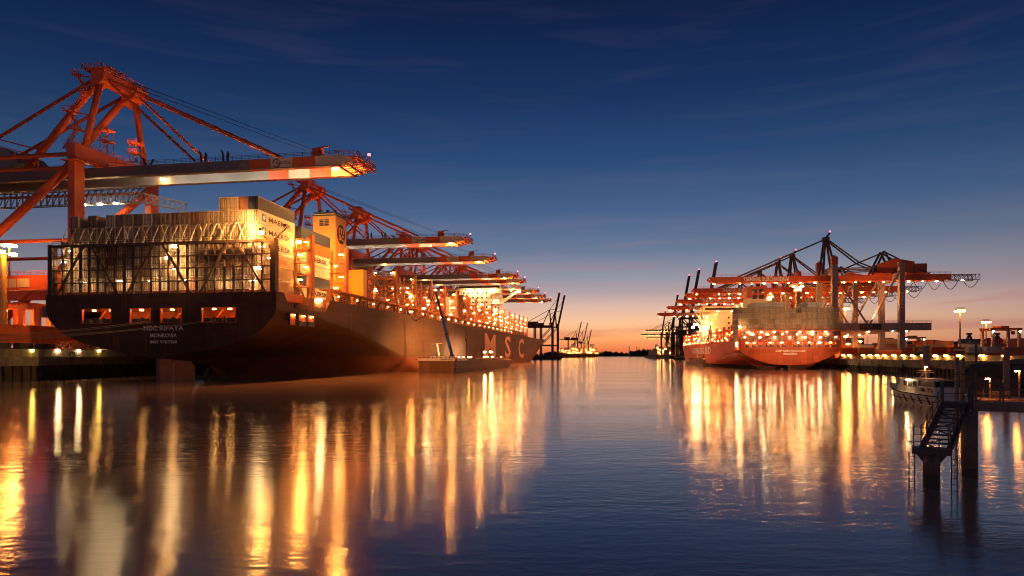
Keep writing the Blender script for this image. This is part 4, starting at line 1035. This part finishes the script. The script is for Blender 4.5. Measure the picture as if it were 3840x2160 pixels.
# ================================================================== BARGES
def barge(F, th, Lb, Wb, hz, name_txt, label, side, floods, mast):
    o0 = F @ Vector((0, 0, 0)); r = empty('bunker_barge', o0, -th); tag(r, label, 'barge')
    b = MB(); w = Wb/2; ys = [0, 1.2, 4, Lb-14, Lb-6, Lb-1.5, Lb]; ws = [w*.94, w, w, w, w*.8, w*.35, .2]; zs = [hz+1.5, hz+1.5, hz+1.3, hz, hz+.4, hz+1, hz+1.4]
    for i in range(len(ys)-1):
        for s in (1, -1):
            q = [(s*ws[i]*.93, ys[i], -1), (s*ws[i+1]*.93, ys[i+1], -1), (s*ws[i+1], ys[i+1], zs[i+1]), (s*ws[i], ys[i], zs[i])]
            b.quad(*(q if s > 0 else q[::-1]))
        b.quad((-ws[i], ys[i], zs[i]-.15), (ws[i], ys[i], zs[i]-.15), (ws[i+1], ys[i+1], zs[i+1]-.15), (-ws[i+1], ys[i+1], zs[i+1]-.15))
    b.quad((-ws[0]*.93, 0, -1), (ws[0]*.93, 0, -1), (ws[0], 0, zs[0]), (-ws[0], 0, zs[0])); b.build('hull', M['barge'], r)
    t = MB(); t.box(-w*.95, w*.95, -.12, -.02, hz+.5, hz+1.45).box(w+.02, w+.1, 1.3, 16, hz+.55, hz+1.2); t.box(-w*.5, w*.5, 4, 12, hz+1.2, hz+2.2); t.build('bulwark_band', M['white'], r)
    if name_txt: text('lettering', name_txt, r, (1.2, -.14, hz+.72), (1, 0, 0), (0, 0, 1), 4.6, .55, M['navy'])
    p = MB()
    for k in range(int(Lb/2.2)-10):
        y = 16+k*2.2; h = random.uniform(.3, 1.1); p.box(-w*.8, -w*.8+random.uniform(.5, 3), y, y+1.2, hz, hz+h); p.tube((random.uniform(-w*.5, w*.8), y, hz), (random.uniform(-w*.3, w*.8), y+random.uniform(0, 2), hz+h+.2), .14, 5)
    for u in (-2.4, -1, .4, 1.8, 3): p.tube((u, 14, hz+.5), (u, Lb-16, hz+.5), .16, 6)
    p.rail([(w*.96, 14, hz), (w*.96, Lb-8, hz)], 1.0, 2.5, .04, 1); p.build('deck_pipework', M['rail'], r)
    c = MB()
    for k in range(9): c.box(-w*.9+k*w*.22, -w*.9+k*w*.22+.35, .1, .5, hz+1.4, hz+1.9)
    c.build('bollards', M['black'], r)
    gap(r, 'deck_lamp', 'small', [(random.uniform(-w*.6, w*.7), 20+k*(Lb-36)/11, hz+1.7) for k in range(12)], size=(.22, .22, .2))
    for (y, z, sz) in floods:
        MB().bar((side*-w*.2, y, hz), (side*-w*.2, y, z), .22).build('lamp_and_fill_post', M['steel'], r); gap(r, 'floodlight', 'flood', [(side*-w*.2, y-.4, z+.4)], size=(sz, sz*.7, sz*.7)); MB().bar((-side*w*.40, y-9, hz), (-side*w*.40, y-9, hz+3.2), .2).build('lamp_and_fill_post', M['steel'], r); spot('barge_fill_spot', r, (-side*w*.45, y-9, hz+3.2), (0, math.radians(side*78), 0), 22000, (1, .62, .30), 125)  # second post and its spot are added fill for the ship's side
    if mast:
        k, (bx, by), (tx, ty, tz), mm = mast
        j = MB(); j.tube((bx, by, hz+1), (bx, by, hz+2.6), .8, 10); j.build('crane_pedestal', M['steel'], r)
        A = Vector((bx, by, hz+2.6)); B = Vector((tx, ty, tz)); j = MB(); j.tube(A, A.lerp(B, .55), .62, 8, .55, m=0); j.tube(A.lerp(B, .55), B, .42, 8, .34, m=1)
        for q in (.3, .55, .8): c_ = A.lerp(B, q); j.tube(c_, c_+(B-A).normalized()*.5, .8, 8, m=1)
        jo = j.build('crane_boom', [M[mm], M['steel']], r); gap(jo, 'boom_lamp', 'warm', [(B.x, B.y, B.z+.3)], size=(.3, .3, .3))
        hs = MB(); hs.path([(B.x, B.y, B.z), (B.x-4, B.y+.5, B.z-9), (B.x-8, B.y+1, B.z-11), (B.x-11, B.y+1, B.z-8)], .14, 6); hs.build('bunker_hose', M['rubber'], jo)
        if mm == 'blue':
            for yy, zz, en in ((10, 9, 34000), (34, 12, 34000), (62, 9, 20000)):
                MB().bar((2.3, yy, hz), (2.3, yy, zz+.2), .25).build('lamp_and_fill_post', M['steel'], r); spot('side_fill_spot', jo, (1.5, yy, zz), (0, math.radians(96), 0), en, (1, .36, .08), 130)  # posts and spots added to brighten the dark ship's side
        m2 = MB(); m2.bar((bx-4, by-2, hz+1.3), (bx-5, by-2, hz+6.5), .35).bar((bx-7, by-2, hz+6.4), (bx-3, by-2, hz+6.7), .2); m2.build('signal_mast', M['white'], r)
    return r
F3 = frame(-25.6, 226, T1)
barge(F3, T1, 124, 13.6, 3.6, 'GENTLE', 'long bunker barge with blue crane boom beside the dark ship', 1, [(86, 7.2, .5), (101, 7.2, .5)], (1, (2.2, 12), (-5, 16, 29.5), 'blue'))
X4 = (2668-1920)/2500*372
F4 = frame(X4, 372, T2)
barge(F4, T2, 70, 10, 3.0, None, 'dark bunker barge with upright boom beside the red ship', -1, [(8, 7, .5), (60, 7, .5)], (1, (-3, 6), (1.4, 10, 23.5), 'steel'))
# fairway side dolphin lights on hull etc. are part of the ships

# ================================================================== YARD THINGS
def mast_light(x, y, z, h, label, kind='sod', n=6, group='high yard light masts', sz=(.6, .5, .45)):
    r = empty('light_mast', (x, y, z)); tag(r, label, 'light mast', group)
    MB().tube((0, 0, 0), (0, 0, h), .55, 10, .28).build('mast', M['pile'], r)
    b = MB(); b.tube((0, 0, h-.3), (0, 0, h), 1.7, 10, 1.7); b.rail([(1.4, 1.4, h), (-1.4, 1.4, h), (-1.4, -1.4, h), (1.4, -1.4, h), (1.4, 1.4, h)], .8, 1.4, .05, 0)
    b.build('lamp_ring', M['steel'], r)
    gap(r, 'lamp', kind, [(1.7*math.cos(a*2*math.pi/n), 1.7*math.sin(a*2*math.pi/n), h-.75) for a in range(n)], size=sz)
    return r
YL = [(3600, 1160, 330), (3698, 1203, 400)]
mast_light((3600-1920)/2500*330, 330, QZ2, HC-QZ2+170*330/2500, 'tall light mast in the right yard, higher of the pair')
mast_light((3698-1920)/2500*400, 400, QZ2, HC-QZ2+127*400/2500, 'light mast farther right in the yard, lower of the pair')
# masts that stand behind the ships and light the yard and the cranes
for i, (x, y, h) in enumerate(((-178, 236, 40), (-150, 300, 32), (-120, 400, 32), (-98, 500, 32))): mast_light(x, y, QZ1, h, 'yard light mast hidden behind the dark ship, %s from the camera' % ORD[i], 'sod')
for i, (x, y, h) in enumerate(((200, 400, 30), (205, 490, 30))): mast_light(x, y, QZ2, h, 'yard light mast behind the right cranes, %s from the camera' % ORD[i], 'sod')
r = empty('street_lamp', pix(14, 1336, 172)); r.location.z = QZ1; tag(r, 'amber lamp mast with bracket arm at the left picture edge', 'lamp')
zt = HC+(1330-955)*172/2500
MB(-QZ1).tube((0, 0, QZ1), (0, 0, zt), .8, 10, .6).build('mast', M['yellow'], r)
MB(-QZ1).bar((0, 0, zt), (2.6, -.3, zt+.4), .3).build('arm', M['steel'], r)
gap(r, 'lamp', 'sod', [(.6, -1.6, zt+.6), (3.6, -1.6, zt-.1)], dz=-QZ1, size=(.7, .5, .4))
# straddle carrier left
r = empty('straddle_carrier', pix(85, 1340, 190)); r.location.z = QZ1; tag(r, 'red straddle carrier with glazed cab left of the dark ship stern', 'straddle carrier')
s_ = 1.0; b = MB()
for u in (-8, -3.5, 1.5, 6):
    for v in (-2.4, 2.4): MB().box(u-.7, u+.7, v-.5, v+.5, 1.5, 13.4).build('leg', M['crane'], r)
b = MB(); b.box(-9.5, 7.2, -2.9, 2.9, 13.4, 14.6); 
for k in range(8): b.box(-9+2*k, -8+2*k, -2.4, 1, 14.6, 14.9+random.random()*.5)
b.build('top_frame', M['crane'], r)
b = MB(); b.box(7.2, 11.4, -2.6, -.2, 14.0, 14.3).box(7.3, 11.5, -2.7, -.1, 11.0, 11.2); b.box(7.2, 11.2, -2.5, -.3, 11.2, 14, m=1)
for x in (7.2, 9.2, 11.1): b.box(x, x+.15, -2.6, -2.45, 11.2, 14)
b.build('cab', [M['crane'], M['window']], r)
b = MB()
for u in (-8, -3.5, 1.5, 6):
    for v in (-2.4, 2.4): MB().tube((u, v-.4, .85), (u, v+.4, .85), .85, 12).build('wheel', M['rubber'], r); gap(r, 'lamp', 'warm', [(-2.6, -3.2, 13), (4, -2.8, 8.6), (1.5, -2.8, 7.4)], size=(.35, .3, .25))
# truss boom lying behind the parapet
r = MB(); r.truss((-12, 0, 0), (16, 0, 0), 1.8, 2.2, .16, 14); r.bar((-12, 0, 1), (-12, 0, 5), .3).bar((-12, 0, 5), (2, 0, 2), .15).bar((2, 0, 1), (2, 0, 5), .3).bar((2, 0, 5), (12, 0, 2), .15)
o = r.build('lattice_jib', M['crane']); o.location = pix(160, 1300, 168); o.location.z = 7.8; tag(o, 'pale red lattice jib resting behind the left parapet wall', 'jib')
# green container on the left quay
Fg = Matrix.Translation(pix(175, 1330, 180)) @ Matrix.Rotation(math.radians(-90), 4, 'Z')
o = container(Fg, 0, 0, 0, 12.2, 2.44, 3.6, 'green', 'green container with white lettering on the left quay behind the jib', 'loose container on the left quay', corr=True)
o.rotation_euler = (0, 0, math.radians(90)); p = pix(122, 1330, 186); o.location = (p.x+12, p.y, QZ1+2.2)
text('side_lettering', 'EVERGREEN', o, (-1.235, 11, .9), (0, -1, 0), (0, 0, 1), 9.8, 1.7, M['textw'])
tr = MB(); tr.box(-1.2, 1.2, .2, 12.2, -.4, -.05)
for y in (1.5, 2.8, 10, 11.2):
    for x in (-1, 1): tr.tube((x-.2, y, -1.5), (x+.2, y, -1.5), .6, 10); tr.box(x-.1, x+.1, y-.1, y+.1, -1.5, -.4)
q = tr.build('trailer', M['steel']); q.location = o.location; q.rotation_euler = o.rotation_euler; tag(q, 'dark trailer chassis under the green container', 'trailer')
# right yard containers
FY = frame(0, 0, T2); random.seed(11)
cn = ['red', 'orange', 'brown', 'grey', 'white', 'dark blue', 'green', 'red', 'orange']
Rz = Matrix.Rotation(T2, 4, 'Z')
k = 0; rowY = 335
for c in range(10):
    for t in range(2):
        px = 3200+c*68+random.uniform(-3, 3); p = pix(px, 1330, rowY-c*4.5); nm = random.choice(cn)
        o = container(Matrix.Translation((p.x, p.y, QZ2)), 0, 0, t*2.62, 12.2, 2.44, 2.6, nm, '%s yard container, %s from left in front row behind the lamps, %s tier' % (nm, ORD[c], TIER[t]), 'containers in the right yard', corr=True, simple=False)
        o.rotation_euler = (0, 0, math.radians(90)); o.location.x += 6
        if c in (4, 6, 8) and t: text('side_lettering', {4: 'HANJIN', 6: 'HAMBURG', 8: 'COSCO'}[c], o, (-1.235, 10.5, .7), (0, -1, 0), (0, 0, 1), 6, 1.1, M['textw'])
mb = MB()
def ybox(x, y, z, l, w, h, m): mb.box(x, x+l, y, y+w, z, z+h, m=m)
for Y in (372, 420, 480, 560, 650):
    x = (3130-1920)/2500*Y
    while x < (4200-1920)/2500*Y:
        n = random.choice((2, 3, 3, 4)) if Y < 500 else random.choice((4, 5, 6))
        for t in range(n): ybox(x, Y, QZ2+t*2.62, 12.1, 2.44, 2.6, random.randrange(7))
        x += 12.6 if random.random() < .85 else 20
tag(mb.build('container_stacks', [CC[c] for c in ('red', 'orange', 'brown', 'grey', 'white', 'dark blue', 'red')]), 'rows of mixed red and grey container stacks across the right yard', 'containers', kind='stuff')
# dark sheds behind the yard
for i, (px, w, h) in enumerate(((3500, 70, 12), (3700, 60, 13), (3830, 50, 14))):
    p = pix(px, 1330, 820); r = empty('storage_shed', (p.x, p.y, QZ2)); tag(r, 'low dark shed on the right horizon, %s from the left' % ORD[i], 'building', 'dark sheds behind the right yard')
    MB().box(-w/2, w/2, 0, 30, 0, h+4).build('wall', M['far'], r); MB().prism([(-w/2-1, h+4), (w/2+1, h+4), (0, h+8)], -1, 31).build('roof', M['steel'], r)
# rubber tyred gantry and far pylons
def rtg(px, Y, s, label, m='crane'):
    p = pix(px, 1330, Y); r = empty('yard_gantry', (p.x, p.y, QZ2)); tag(r, label, 'gantry crane'); b = MB()
    for u in (-s*9, s*9):
        b = MB()
        for v in (-s*5, s*5): b.bar((u, v, 1), (u, v, 19*s), 1.1)
        b.bar((u, -s*5, 3), (u, s*5, 3), .9); b.build('leg_frame', M['pale'], r)
    b = MB(); b.box(-s*11, s*11, -s*5.4, -s*4.4, 19*s, 20.6*s).box(-s*11, s*11, s*4.4, s*5.4, 19*s, 20.6*s); b.build('top_girder', M[m], r)
    b = MB(); b.box(-s*3, s*3, -s*4, s*4, 20.7*s, 22*s).box(s*3, s*5, -s*6.5, -s*5.5, 16*s, 18.4*s); bb = b.build('trolley_cab', M[m], r)
    gap(bb, 'lamp', 'cool', [(-s*9, -s*5.6, 18.4*s), (s*9, -s*5.6, 18.4*s)], size=(.35, .3, .3)); return r
rtg(3752, 330, .72, 'red yard gantry with pale legs at the far right')
rtg(3420, 420, .62, 'small dark yard gantry behind the landside legs', 'far')
for i, px in enumerate((3635, 3740)):
    p = pix(px, 1330, 700); r = empty('distant_crane', (p.x, p.y, QZ2)); tag(r, 'dark A-shaped crane top beyond the yard, %s of two' % ('left' if i == 0 else 'right'), 'crane', 'A-shaped crane tops beyond the yard'); b = MB()
    for u in (-10, -3, 4, 10): b.bar((u, 0, 0), (u*.12, 0, 23-abs(u)*.1), .9)
    b.build('frame', M['far'], r); MB().box(-2.5, 2.5, -1, 1, 22.5, 24.5).build('head', M['far'], r)
# yard lamps, small
random.seed(5); i = 0
for px, py, Y in ((3312, 1272, 420), (3440, 1281, 500), (3345, 1290, 450), (3225, 1280, 360), (3180, 1290, 340), (3640, 1276, 600), (3262, 1305, 380), (3206, 1305, 350), (3170, 1262, 340), (3252, 1244, 345)):
    p = pix(px, py, Y); r = empty('yard_lamp', (p.x, p.y, QZ2)); tag(r, 'small amber yard lamp on a pole, %s of the scattered ones behind the right quay' % ORD[i], 'lamp', 'scattered yard lamps'); i += 1
    MB().bar((0, 0, 0), (0, 0, p.z-QZ2), .22).build('pole', M['pile'], r); gap(r, 'lamp', 'sod', [(0, -.3, p.z-QZ2)], size=(.6, .4, .3))

# ================================================================== FOREGROUND PIER
P0 = pix(3493, 1330, 31.3); P0.z = 0
pier = empty('landing_pier', (P0.x, P0.y, 0)); tag(pier, 'steel landing pier with stairs and two round columns in the right foreground', 'pier')
PA = .53; pier.rotation_euler = (0, 0, -PA)
def W_(px, py, Y): p = pix(px, py, Y); return Matrix.Rotation(PA, 4, 'Z') @ Vector((p.x-P0.x, p.y-P0.y, p.z))
def col(px, Y, r, zt, zs):
    p = W_(px, 1330, Y); b = MB(); b.tube((p.x, p.y, -2), (p.x, p.y, zs), r*1.004, 24, m=1, cap=False); b.tube((p.x, p.y, zs), (p.x, p.y, zt), r, 24, m=0)
    return b.build('column', [M['pile'], M['wet']], pier, False)
c1 = col(3493, 31.3, .355, 1.62, .62); c2 = col(3636, 34.2, .36, 3.35, .45)
for c in (c1, c2): c.data.polygons.foreach_set('use_smooth', [len(p.vertices) == 4 for p in c.data.polygons])
b = MB(); p = W_(3493, 1330, 31.3)
b.box(-.74, .74, -.62, .8, 1.74, 1.84); b.box(-.74, .74, -.66, -.58, 1.62, 1.88).box(-.79, -.72, -.66, .8, 1.62, 1.88).box(.72, .79, -.66, .8, 1.62, 1.88)
b.prism([(-.66, 1.62), (.66, 1.62), (.38, 1.22), (-.38, 1.22)], -.05, .05).prism([(-.5, 1.62), (.5, 1.62), (.38, 1.22), (-.38, 1.22)], -.05, .05, 'x')
b.build('lower_platform', M['pier'], pier)
# stairs from lower platform to upper landing
A = Vector((-.40, .75, 1.84)); Bt = Vector((.68, 5.0, 3.75)); d = Vector((Bt.x-A.x, Bt.y-A.y, 0)); ln = d.length; d.normalize(); n_ = Vector((d.y, -d.x, 0)); wd = 1.12
b = MB(); ns_ = 11
for k in range(1, ns_+1):
    c = A.lerp(Bt, k/ns_)
    q = [c-d*.15, c-d*.15+n_*wd, c+d*.15+n_*wd, c+d*.15]
    i = len(b.v); b.v += [(v.x, v.y, v.z-.05) for v in q]+[(v.x, v.y, v.z) for v in q]
    for f in ((0, 3, 2, 1), (4, 5, 6, 7), (0, 1, 5, 4), (1, 2, 6, 5), (2, 3, 7, 6), (3, 0, 4, 7)): b.f.append(tuple(i+j for j in f)); b.m.append(0)
b.build('stair_treads', M['pier'], pier)
b = MB()
for s in (0, wd):
    a = A+n_*s+Vector((0, 0, -.18)); e = Bt+n_*s+Vector((0, 0, -.18)); b.tube(a, e, .15, 4)
for k in range(0, 6): a = A.lerp(Bt, k/6)+Vector((0, 0, -.25)); e = A.lerp(Bt, (k+1)/6)+Vector((0, 0, -.25)); b.bar(a, e+n_*wd, .05) if k % 2 else b.bar(a+n_*wd, e, .05)
b.build('stair_stringers', M['pier'], pier)
for s in (0, wd):
    hr = MB(); pr_ = None
    for k in range(5):
        c = A.lerp(Bt, k/4)+n_*s; hr.bar(c-Vector((0, 0, .2)), c+Vector((0, 0, 1.05)), .055)
        if pr_ is not None:
            for hh in (1.0, .55):
                pts = [pr_.lerp(c, j/6)+Vector((0, 0, hh-.14*4*(j/6)*(1-j/6))) for j in range(7)]; hr.path(pts, .016, 5)
        pr_ = c
    hr.build('stair_handrail', M['pier'], pier)
b = MB()
for q in ((.72, -.62), (.28, -.62), (-.22, -.62), (-.72, -.62), (-.72, .1), (-.72, .75), (.74, .1)): b.bar((q[0], q[1], 1.86), (q[0], q[1], 2.88), .045)
for z in (2.88, 2.54, 2.2): b.path([(.74, .1, z), (.72, -.62, z), (-.72, -.62, z), (-.72, .75, z)], .02, 6)
b.path([(-.72, -.62, 2.88), (-.95, -.62, 2.84), (-1.02, -.62, 2.66), (-1.02, -.62, 2.35), (-.94, -.62, 2.2), (-.72, -.62, 2.15)], .024, 6)
b.build('platform_railing', M['pier'], pier)
for x in (-.80, .86):
    b = MB()
    for s in (-.11, .11): b.bar((x+s, -.68, -1.5), (x+s, -.68, 1.7), .05)
    for k in range(11): b.bar((x-.11, -.68, -1.4+k*.29), (x+.11, -.68, -1.4+k*.29), .025)
    b.build('ladder', M['pier'], pier)
# upper landing and walkway to the right
zt = 3.75; b = MB()
b.box(.62, 1.95, 5.0, 6.3, zt-.1, zt); b.box(.62, 1.95, 4.94, 5.0, zt-.3, zt+.02); b.build('upper_landing', M['pier'], pier)
b = MB(); b.box(1.95, 34, 5.0, 6.2, zt-.1, zt); b.box(1.95, 34, 4.92, 5.0, zt-.42, zt+.03).box(1.95, 34, 6.2, 6.28, zt-.42, zt+.03)
for x in (14, 25, 33): MB().tube((x, 5.6, -2), (x, 5.6, zt-.1), .34, 16).build('column', M['pile'], pier)
b.build('walkway', M['pile'], pier)
b = MB()
for y in (4.96, 6.24):
    for k in range(28): x = 2.1+k*1.15; b.bar((x, y, zt), (x, y, zt+1.02), .07)
    for z in (.38, .70, 1.02): b.bar((2, y, zt+z), (34, y, zt+z), .035)
for x, y in ((.66, 5.0), (.66, 6.25), (1.95, 4.96), (1.95, 6.24)): b.bar((x, y, zt-.4), (x, y, zt+1.1), .12)
for z in (.4, .75, 1.06): b.bar((.66, 6.25, zt+z), (2, 6.25, zt+z), .04); b.bar((.66, 5.0, zt+z), (.66, 6.25, zt+z), .04)
for x in (2.1, 2.9): b.path([(x, 4.9, zt+1.0), (x+.2, 4.9, zt+.95), (x+.25, 4.9, zt+.75), (x+.25, 4.9, zt+.3), (x+.15, 4.9, zt+.15), (x, 4.9, zt+.12)], .024, 6)
b.build('walkway_railing', M['pier'], pier)
# lamp post with board, behind the landing
p = pix(3660, 1490, 46); r = empty('pier_lamp_post', (p.x, p.y, 0)); tag(r, 'unlit lamp post carrying a dark board behind the foreground pier', 'lamp post')
zl = HC+(1330-1290)*46/2500
MB().tube((0, 0, -1), (0, 0, zl), .07, 8).build('pole', M['pier'], r); MB().box(-.45, .38, -.1, -.04, 5.15, 5.6).build('board', M['steel'], r)
b = MB(); b.box(-.5, .12, -.15, .15, zl-.02, zl+.16).tube((-.4, 0, zl+.16), (-.4, 0, zl+.24), .1, 8); b.build('lamp_head', M['pile'], r)
def pile(px, Y, w, ytop, name, label, square=False, base=None):
    p = pix(px, 1330, Y); z = HC+(1330-ytop)*Y/2500; r = empty(name, (p.x, p.y, 0)); tag(r, label, 'pile', 'mooring piles')
    if square: MB().box(-w/2, w/2, -w/2, w/2, -2, z-.1).prism([(-w/2, z-.1), (w/2, z-.1), (w/2, z+.15)], -w/2, w/2).build('shaft', M['pile'], r)
    else: MB().tube((0, 0, -2), (0, 0, z), w/2, 20).build('shaft', M['pile'], r); 
    if not square: MB().tube((0, 0, z), (0, 0, z+.06), w/2+.04, 20).build('cap', M['steel'], r)
    else: MB().box(-w/2-.03, w/2+.03, -w/2-.03, w/2+.03, z-1.5, z-1.4).build('band', M['steel'], r)
    return r
pile(3473, 105, .95, 1299, 'mooring_pile', 'thick round mooring pile standing behind the patrol boat')
pile(3774, 100, .85, 1308, 'mooring_pile', 'thick round mooring pile beside the pontoon at far right')
pile(3587, 62, .26, 1346, 'guide_pile', 'slim square guide pile, left of the close pair behind the pier', True)
pile(3610, 62, .28, 1346, 'guide_pile', 'slim square guide pile, right of the close pair behind the pier', True)
# patrol boat
bs = Vector((52.3, 79, 0)); bd = Vector((1.5, 14.8, 0)).normalized(); boat = empty('patrol_boat', bs, -math.atan2(bd.x, bd.y)); tag(boat, 'white and blue patrol boat moored behind the foreground pier', 'boat')
b = MB(); ys = [0, 1, 4, 8, 11, 13, 14.6, 15.8]; ws = [1.9, 2.0, 2.15, 2.15, 1.85, 1.3, .65, .05]; zs = [1.25, 1.25, 1.3, 1.4, 1.6, 1.85, 2.1, 2.25]; wl = [.85, .86, .85, .8, .7, .5, .25, .1]
for i in range(len(ys)-1):
    for s in (1, -1):
        for (fa, fb, mi) in ((0, .5, 1), (.5, 1, 0)):
            def pt(j, f): w_ = ws[j]*(wl[j]+(1-wl[j])*f); return (s*w_, ys[j]-(1-f)*(j > 4)*(j-4)*.35, -.2+f*(zs[j]+.2))
            q = [pt(i, fa), pt(i+1, fa), pt(i+1, fb), pt(i, fb)]; b.quad(*(q if s > 0 else q[::-1]), m=0 if fb < 1 else 0)
    b.quad((-ws[i], ys[i], zs[i]-.02), (ws[i], ys[i], zs[i]-.02), (ws[i+1], ys[i+1], zs[i+1]-.02), (-ws[i+1], ys[i+1], zs[i+1]-.02), m=0)
b.quad((-1.6, 0, -.2), (1.6, 0, -.2), (1.9, 0, 1.25), (-1.9, 0, 1.25)); b.build('hull', [M['white'], M['navy']], boat)
b = MB()
for i in range(len(ys)-1):
    for s in (-1, 1): b.bar((s*ws[i]*1.02, ys[i], zs[i]), (s*ws[i+1]*1.02, ys[i+1], zs[i+1]), .12); b.bar((s*ws[i]*.99, ys[i], zs[i]*.45), (s*ws[i+1]*.99, ys[i+1], zs[i+1]*.45), .07)
b.build('rubbing_strake', M['rubber'], boat)
for k in range(7):
    b = MB(); y = 1.2+k*1.9
    def wat(yy, z): 
        j = max(i for i in range(len(ys)) if ys[i] <= yy); t = (yy-ys[j])/(ys[j+1]-ys[j]) if j < len(ys)-1 else 0
        W0 = ws[j]+(ws[min(j+1, 7)]-ws[j])*t; L_ = wl[j]+(wl[min(j+1, 7)]-wl[j])*t; zz = zs[j]+(zs[min(j+1, 7)]-zs[j])*t; f = (z+.2)/(zz+.2); return -(W0*(L_+(1-L_)*f)+.03)
    b.quad((wat(y, .15), y, .15), (wat(y+.5, .15), y+.5, .15), (wat(y+1.1, 1.1), y+1.1, 1.1), (wat(y+.6, 1.1), y+.6, 1.1)); b.build('hull_stripe', M['navy'], boat)
b = MB(); b.prism([(5.2, 1.3), (11.2, 1.4), (10.2, 2.3), (9.6, 3.1), (5.2, 3.1)], -1.5, 1.5, 'x'); b.prism([(1, 1.25), (5.2, 1.25), (5.2, 2.3), (1, 2.3)], -1.55, 1.55, 'x'); b.box(-1.65, 1.65, 5.0, 9.9, 3.1, 3.2)
cb_ = b.build('wheelhouse', M['white'], boat)
w = MB()
for y in (5.6, 6.8, 8.0): w.box(-1.53, -1.505, y, y+.9, 2.15, 2.85).box(1.505, 1.53, y, y+.9, 2.15, 2.85)
w.box(-1.57, -1.555, 1.6, 2.6, 1.6, 2.05).box(-1.57, -1.555, 3.4, 4.4, 1.6, 2.05); w.box(-1.2, 1.2, 5.17, 5.19, 2.4, 2.95); w.build('windows', M['window'], cb_)
b = MB(); b.prism([(1.2, 2.3), (5.2, 2.3), (5.0, 3.0), (1.5, 3.0)], -1.4, 1.4, 'x').box(-.9, .9, 1.18, 1.2, 2.4, 2.85, m=0); b.build('canopy', M['navy'], boat)
b = MB(); b.bar((0, 6.2, 3.2), (0, 6.6, 4.5), .14).bar((-.9, 6.4, 4.2), (.9, 6.4, 4.2), .08).box(-1.0, 1.0, 6.3, 6.5, 3.9, 4.0).bar((-.5, 7, 3.2), (0, 6.5, 4.1), .08); b.rail([(-1.8, 1, 1.3), (-2.05, 6, 1.4), (-1.8, 11, 1.6)], .8, 1.2, .025, 1); b.rail([(-1.2, 13, 1.85), (0, 15.5, 2.2), (1.2, 13, 1.85)], .6, 1.0, .025, 1)
b.build('mast_and_rails', M['cream'], boat)
gap(boat, 'cabin_lamp', 'white', [(-1.75, 7.4, 3.0)], size=(.1, .1, .07)); gap(boat, 'mast_lamp', 'sod', [(0, 6.3, 4.7)], size=(.10, .1, .1))
# pontoon and moored barge at right
p = pix(3760, 1330, 84); r = empty('pontoon', (p.x, p.y, 0)); tag(r, 'low floating pontoon behind the walkway at far right', 'pontoon')
b = MB(); b.box(-5.5, 22, -2, 2.5, -.4, .7); b.build('deck', M['pile'], r); b = MB(); b.rail([(-5.5, 2.4, .7), (20, 2.4, .7)], 1, 1.6, .04, 1); b.box(-1, 1, 0, 1, .7, 1.6).box(6, 7.4, 0, 1, .7, 1.5); b.build('deck_fittings', M['pier'], r)
for i, (px, py, Y) in enumerate(((3702, 1418, 84), (3812, 1390, 80))):
    q = pix(px, py, Y); r = empty('pontoon_lamp', (q.x+.35, q.y, .7)); tag(r, 'short orange lamp post on the pontoon, %s of two' % ('left' if i == 0 else 'right'), 'lamp', 'pontoon lamps')
    MB(-.7).bar((0, 0, .7), (0, 0, q.z), .12).bar((0, 0, q.z), (-.4, 0, q.z+.05), .08).build('post', M['pile'], r); gap(r, 'lamp', 'sod', [(-.35, -.1, q.z-.05)], dz=-.7, size=(.22, .14, .08))
b = MB(); q = pix(3815, 1330, 120); b.prism([(-6, 0), (14, 0), (14, 3.4), (6, 5.4), (-1, 4.6), (-5, 2.2)], -8, 8); b.box(2, 3, -8.1, -8.02, 1, 2.4, m=1)
o = b.build('boat_shed', [M['sheet'], M['steel']]); o.location = (q.x, q.y, 0); tag(o, 'dark rounded shed on the water at the right picture edge', 'building')
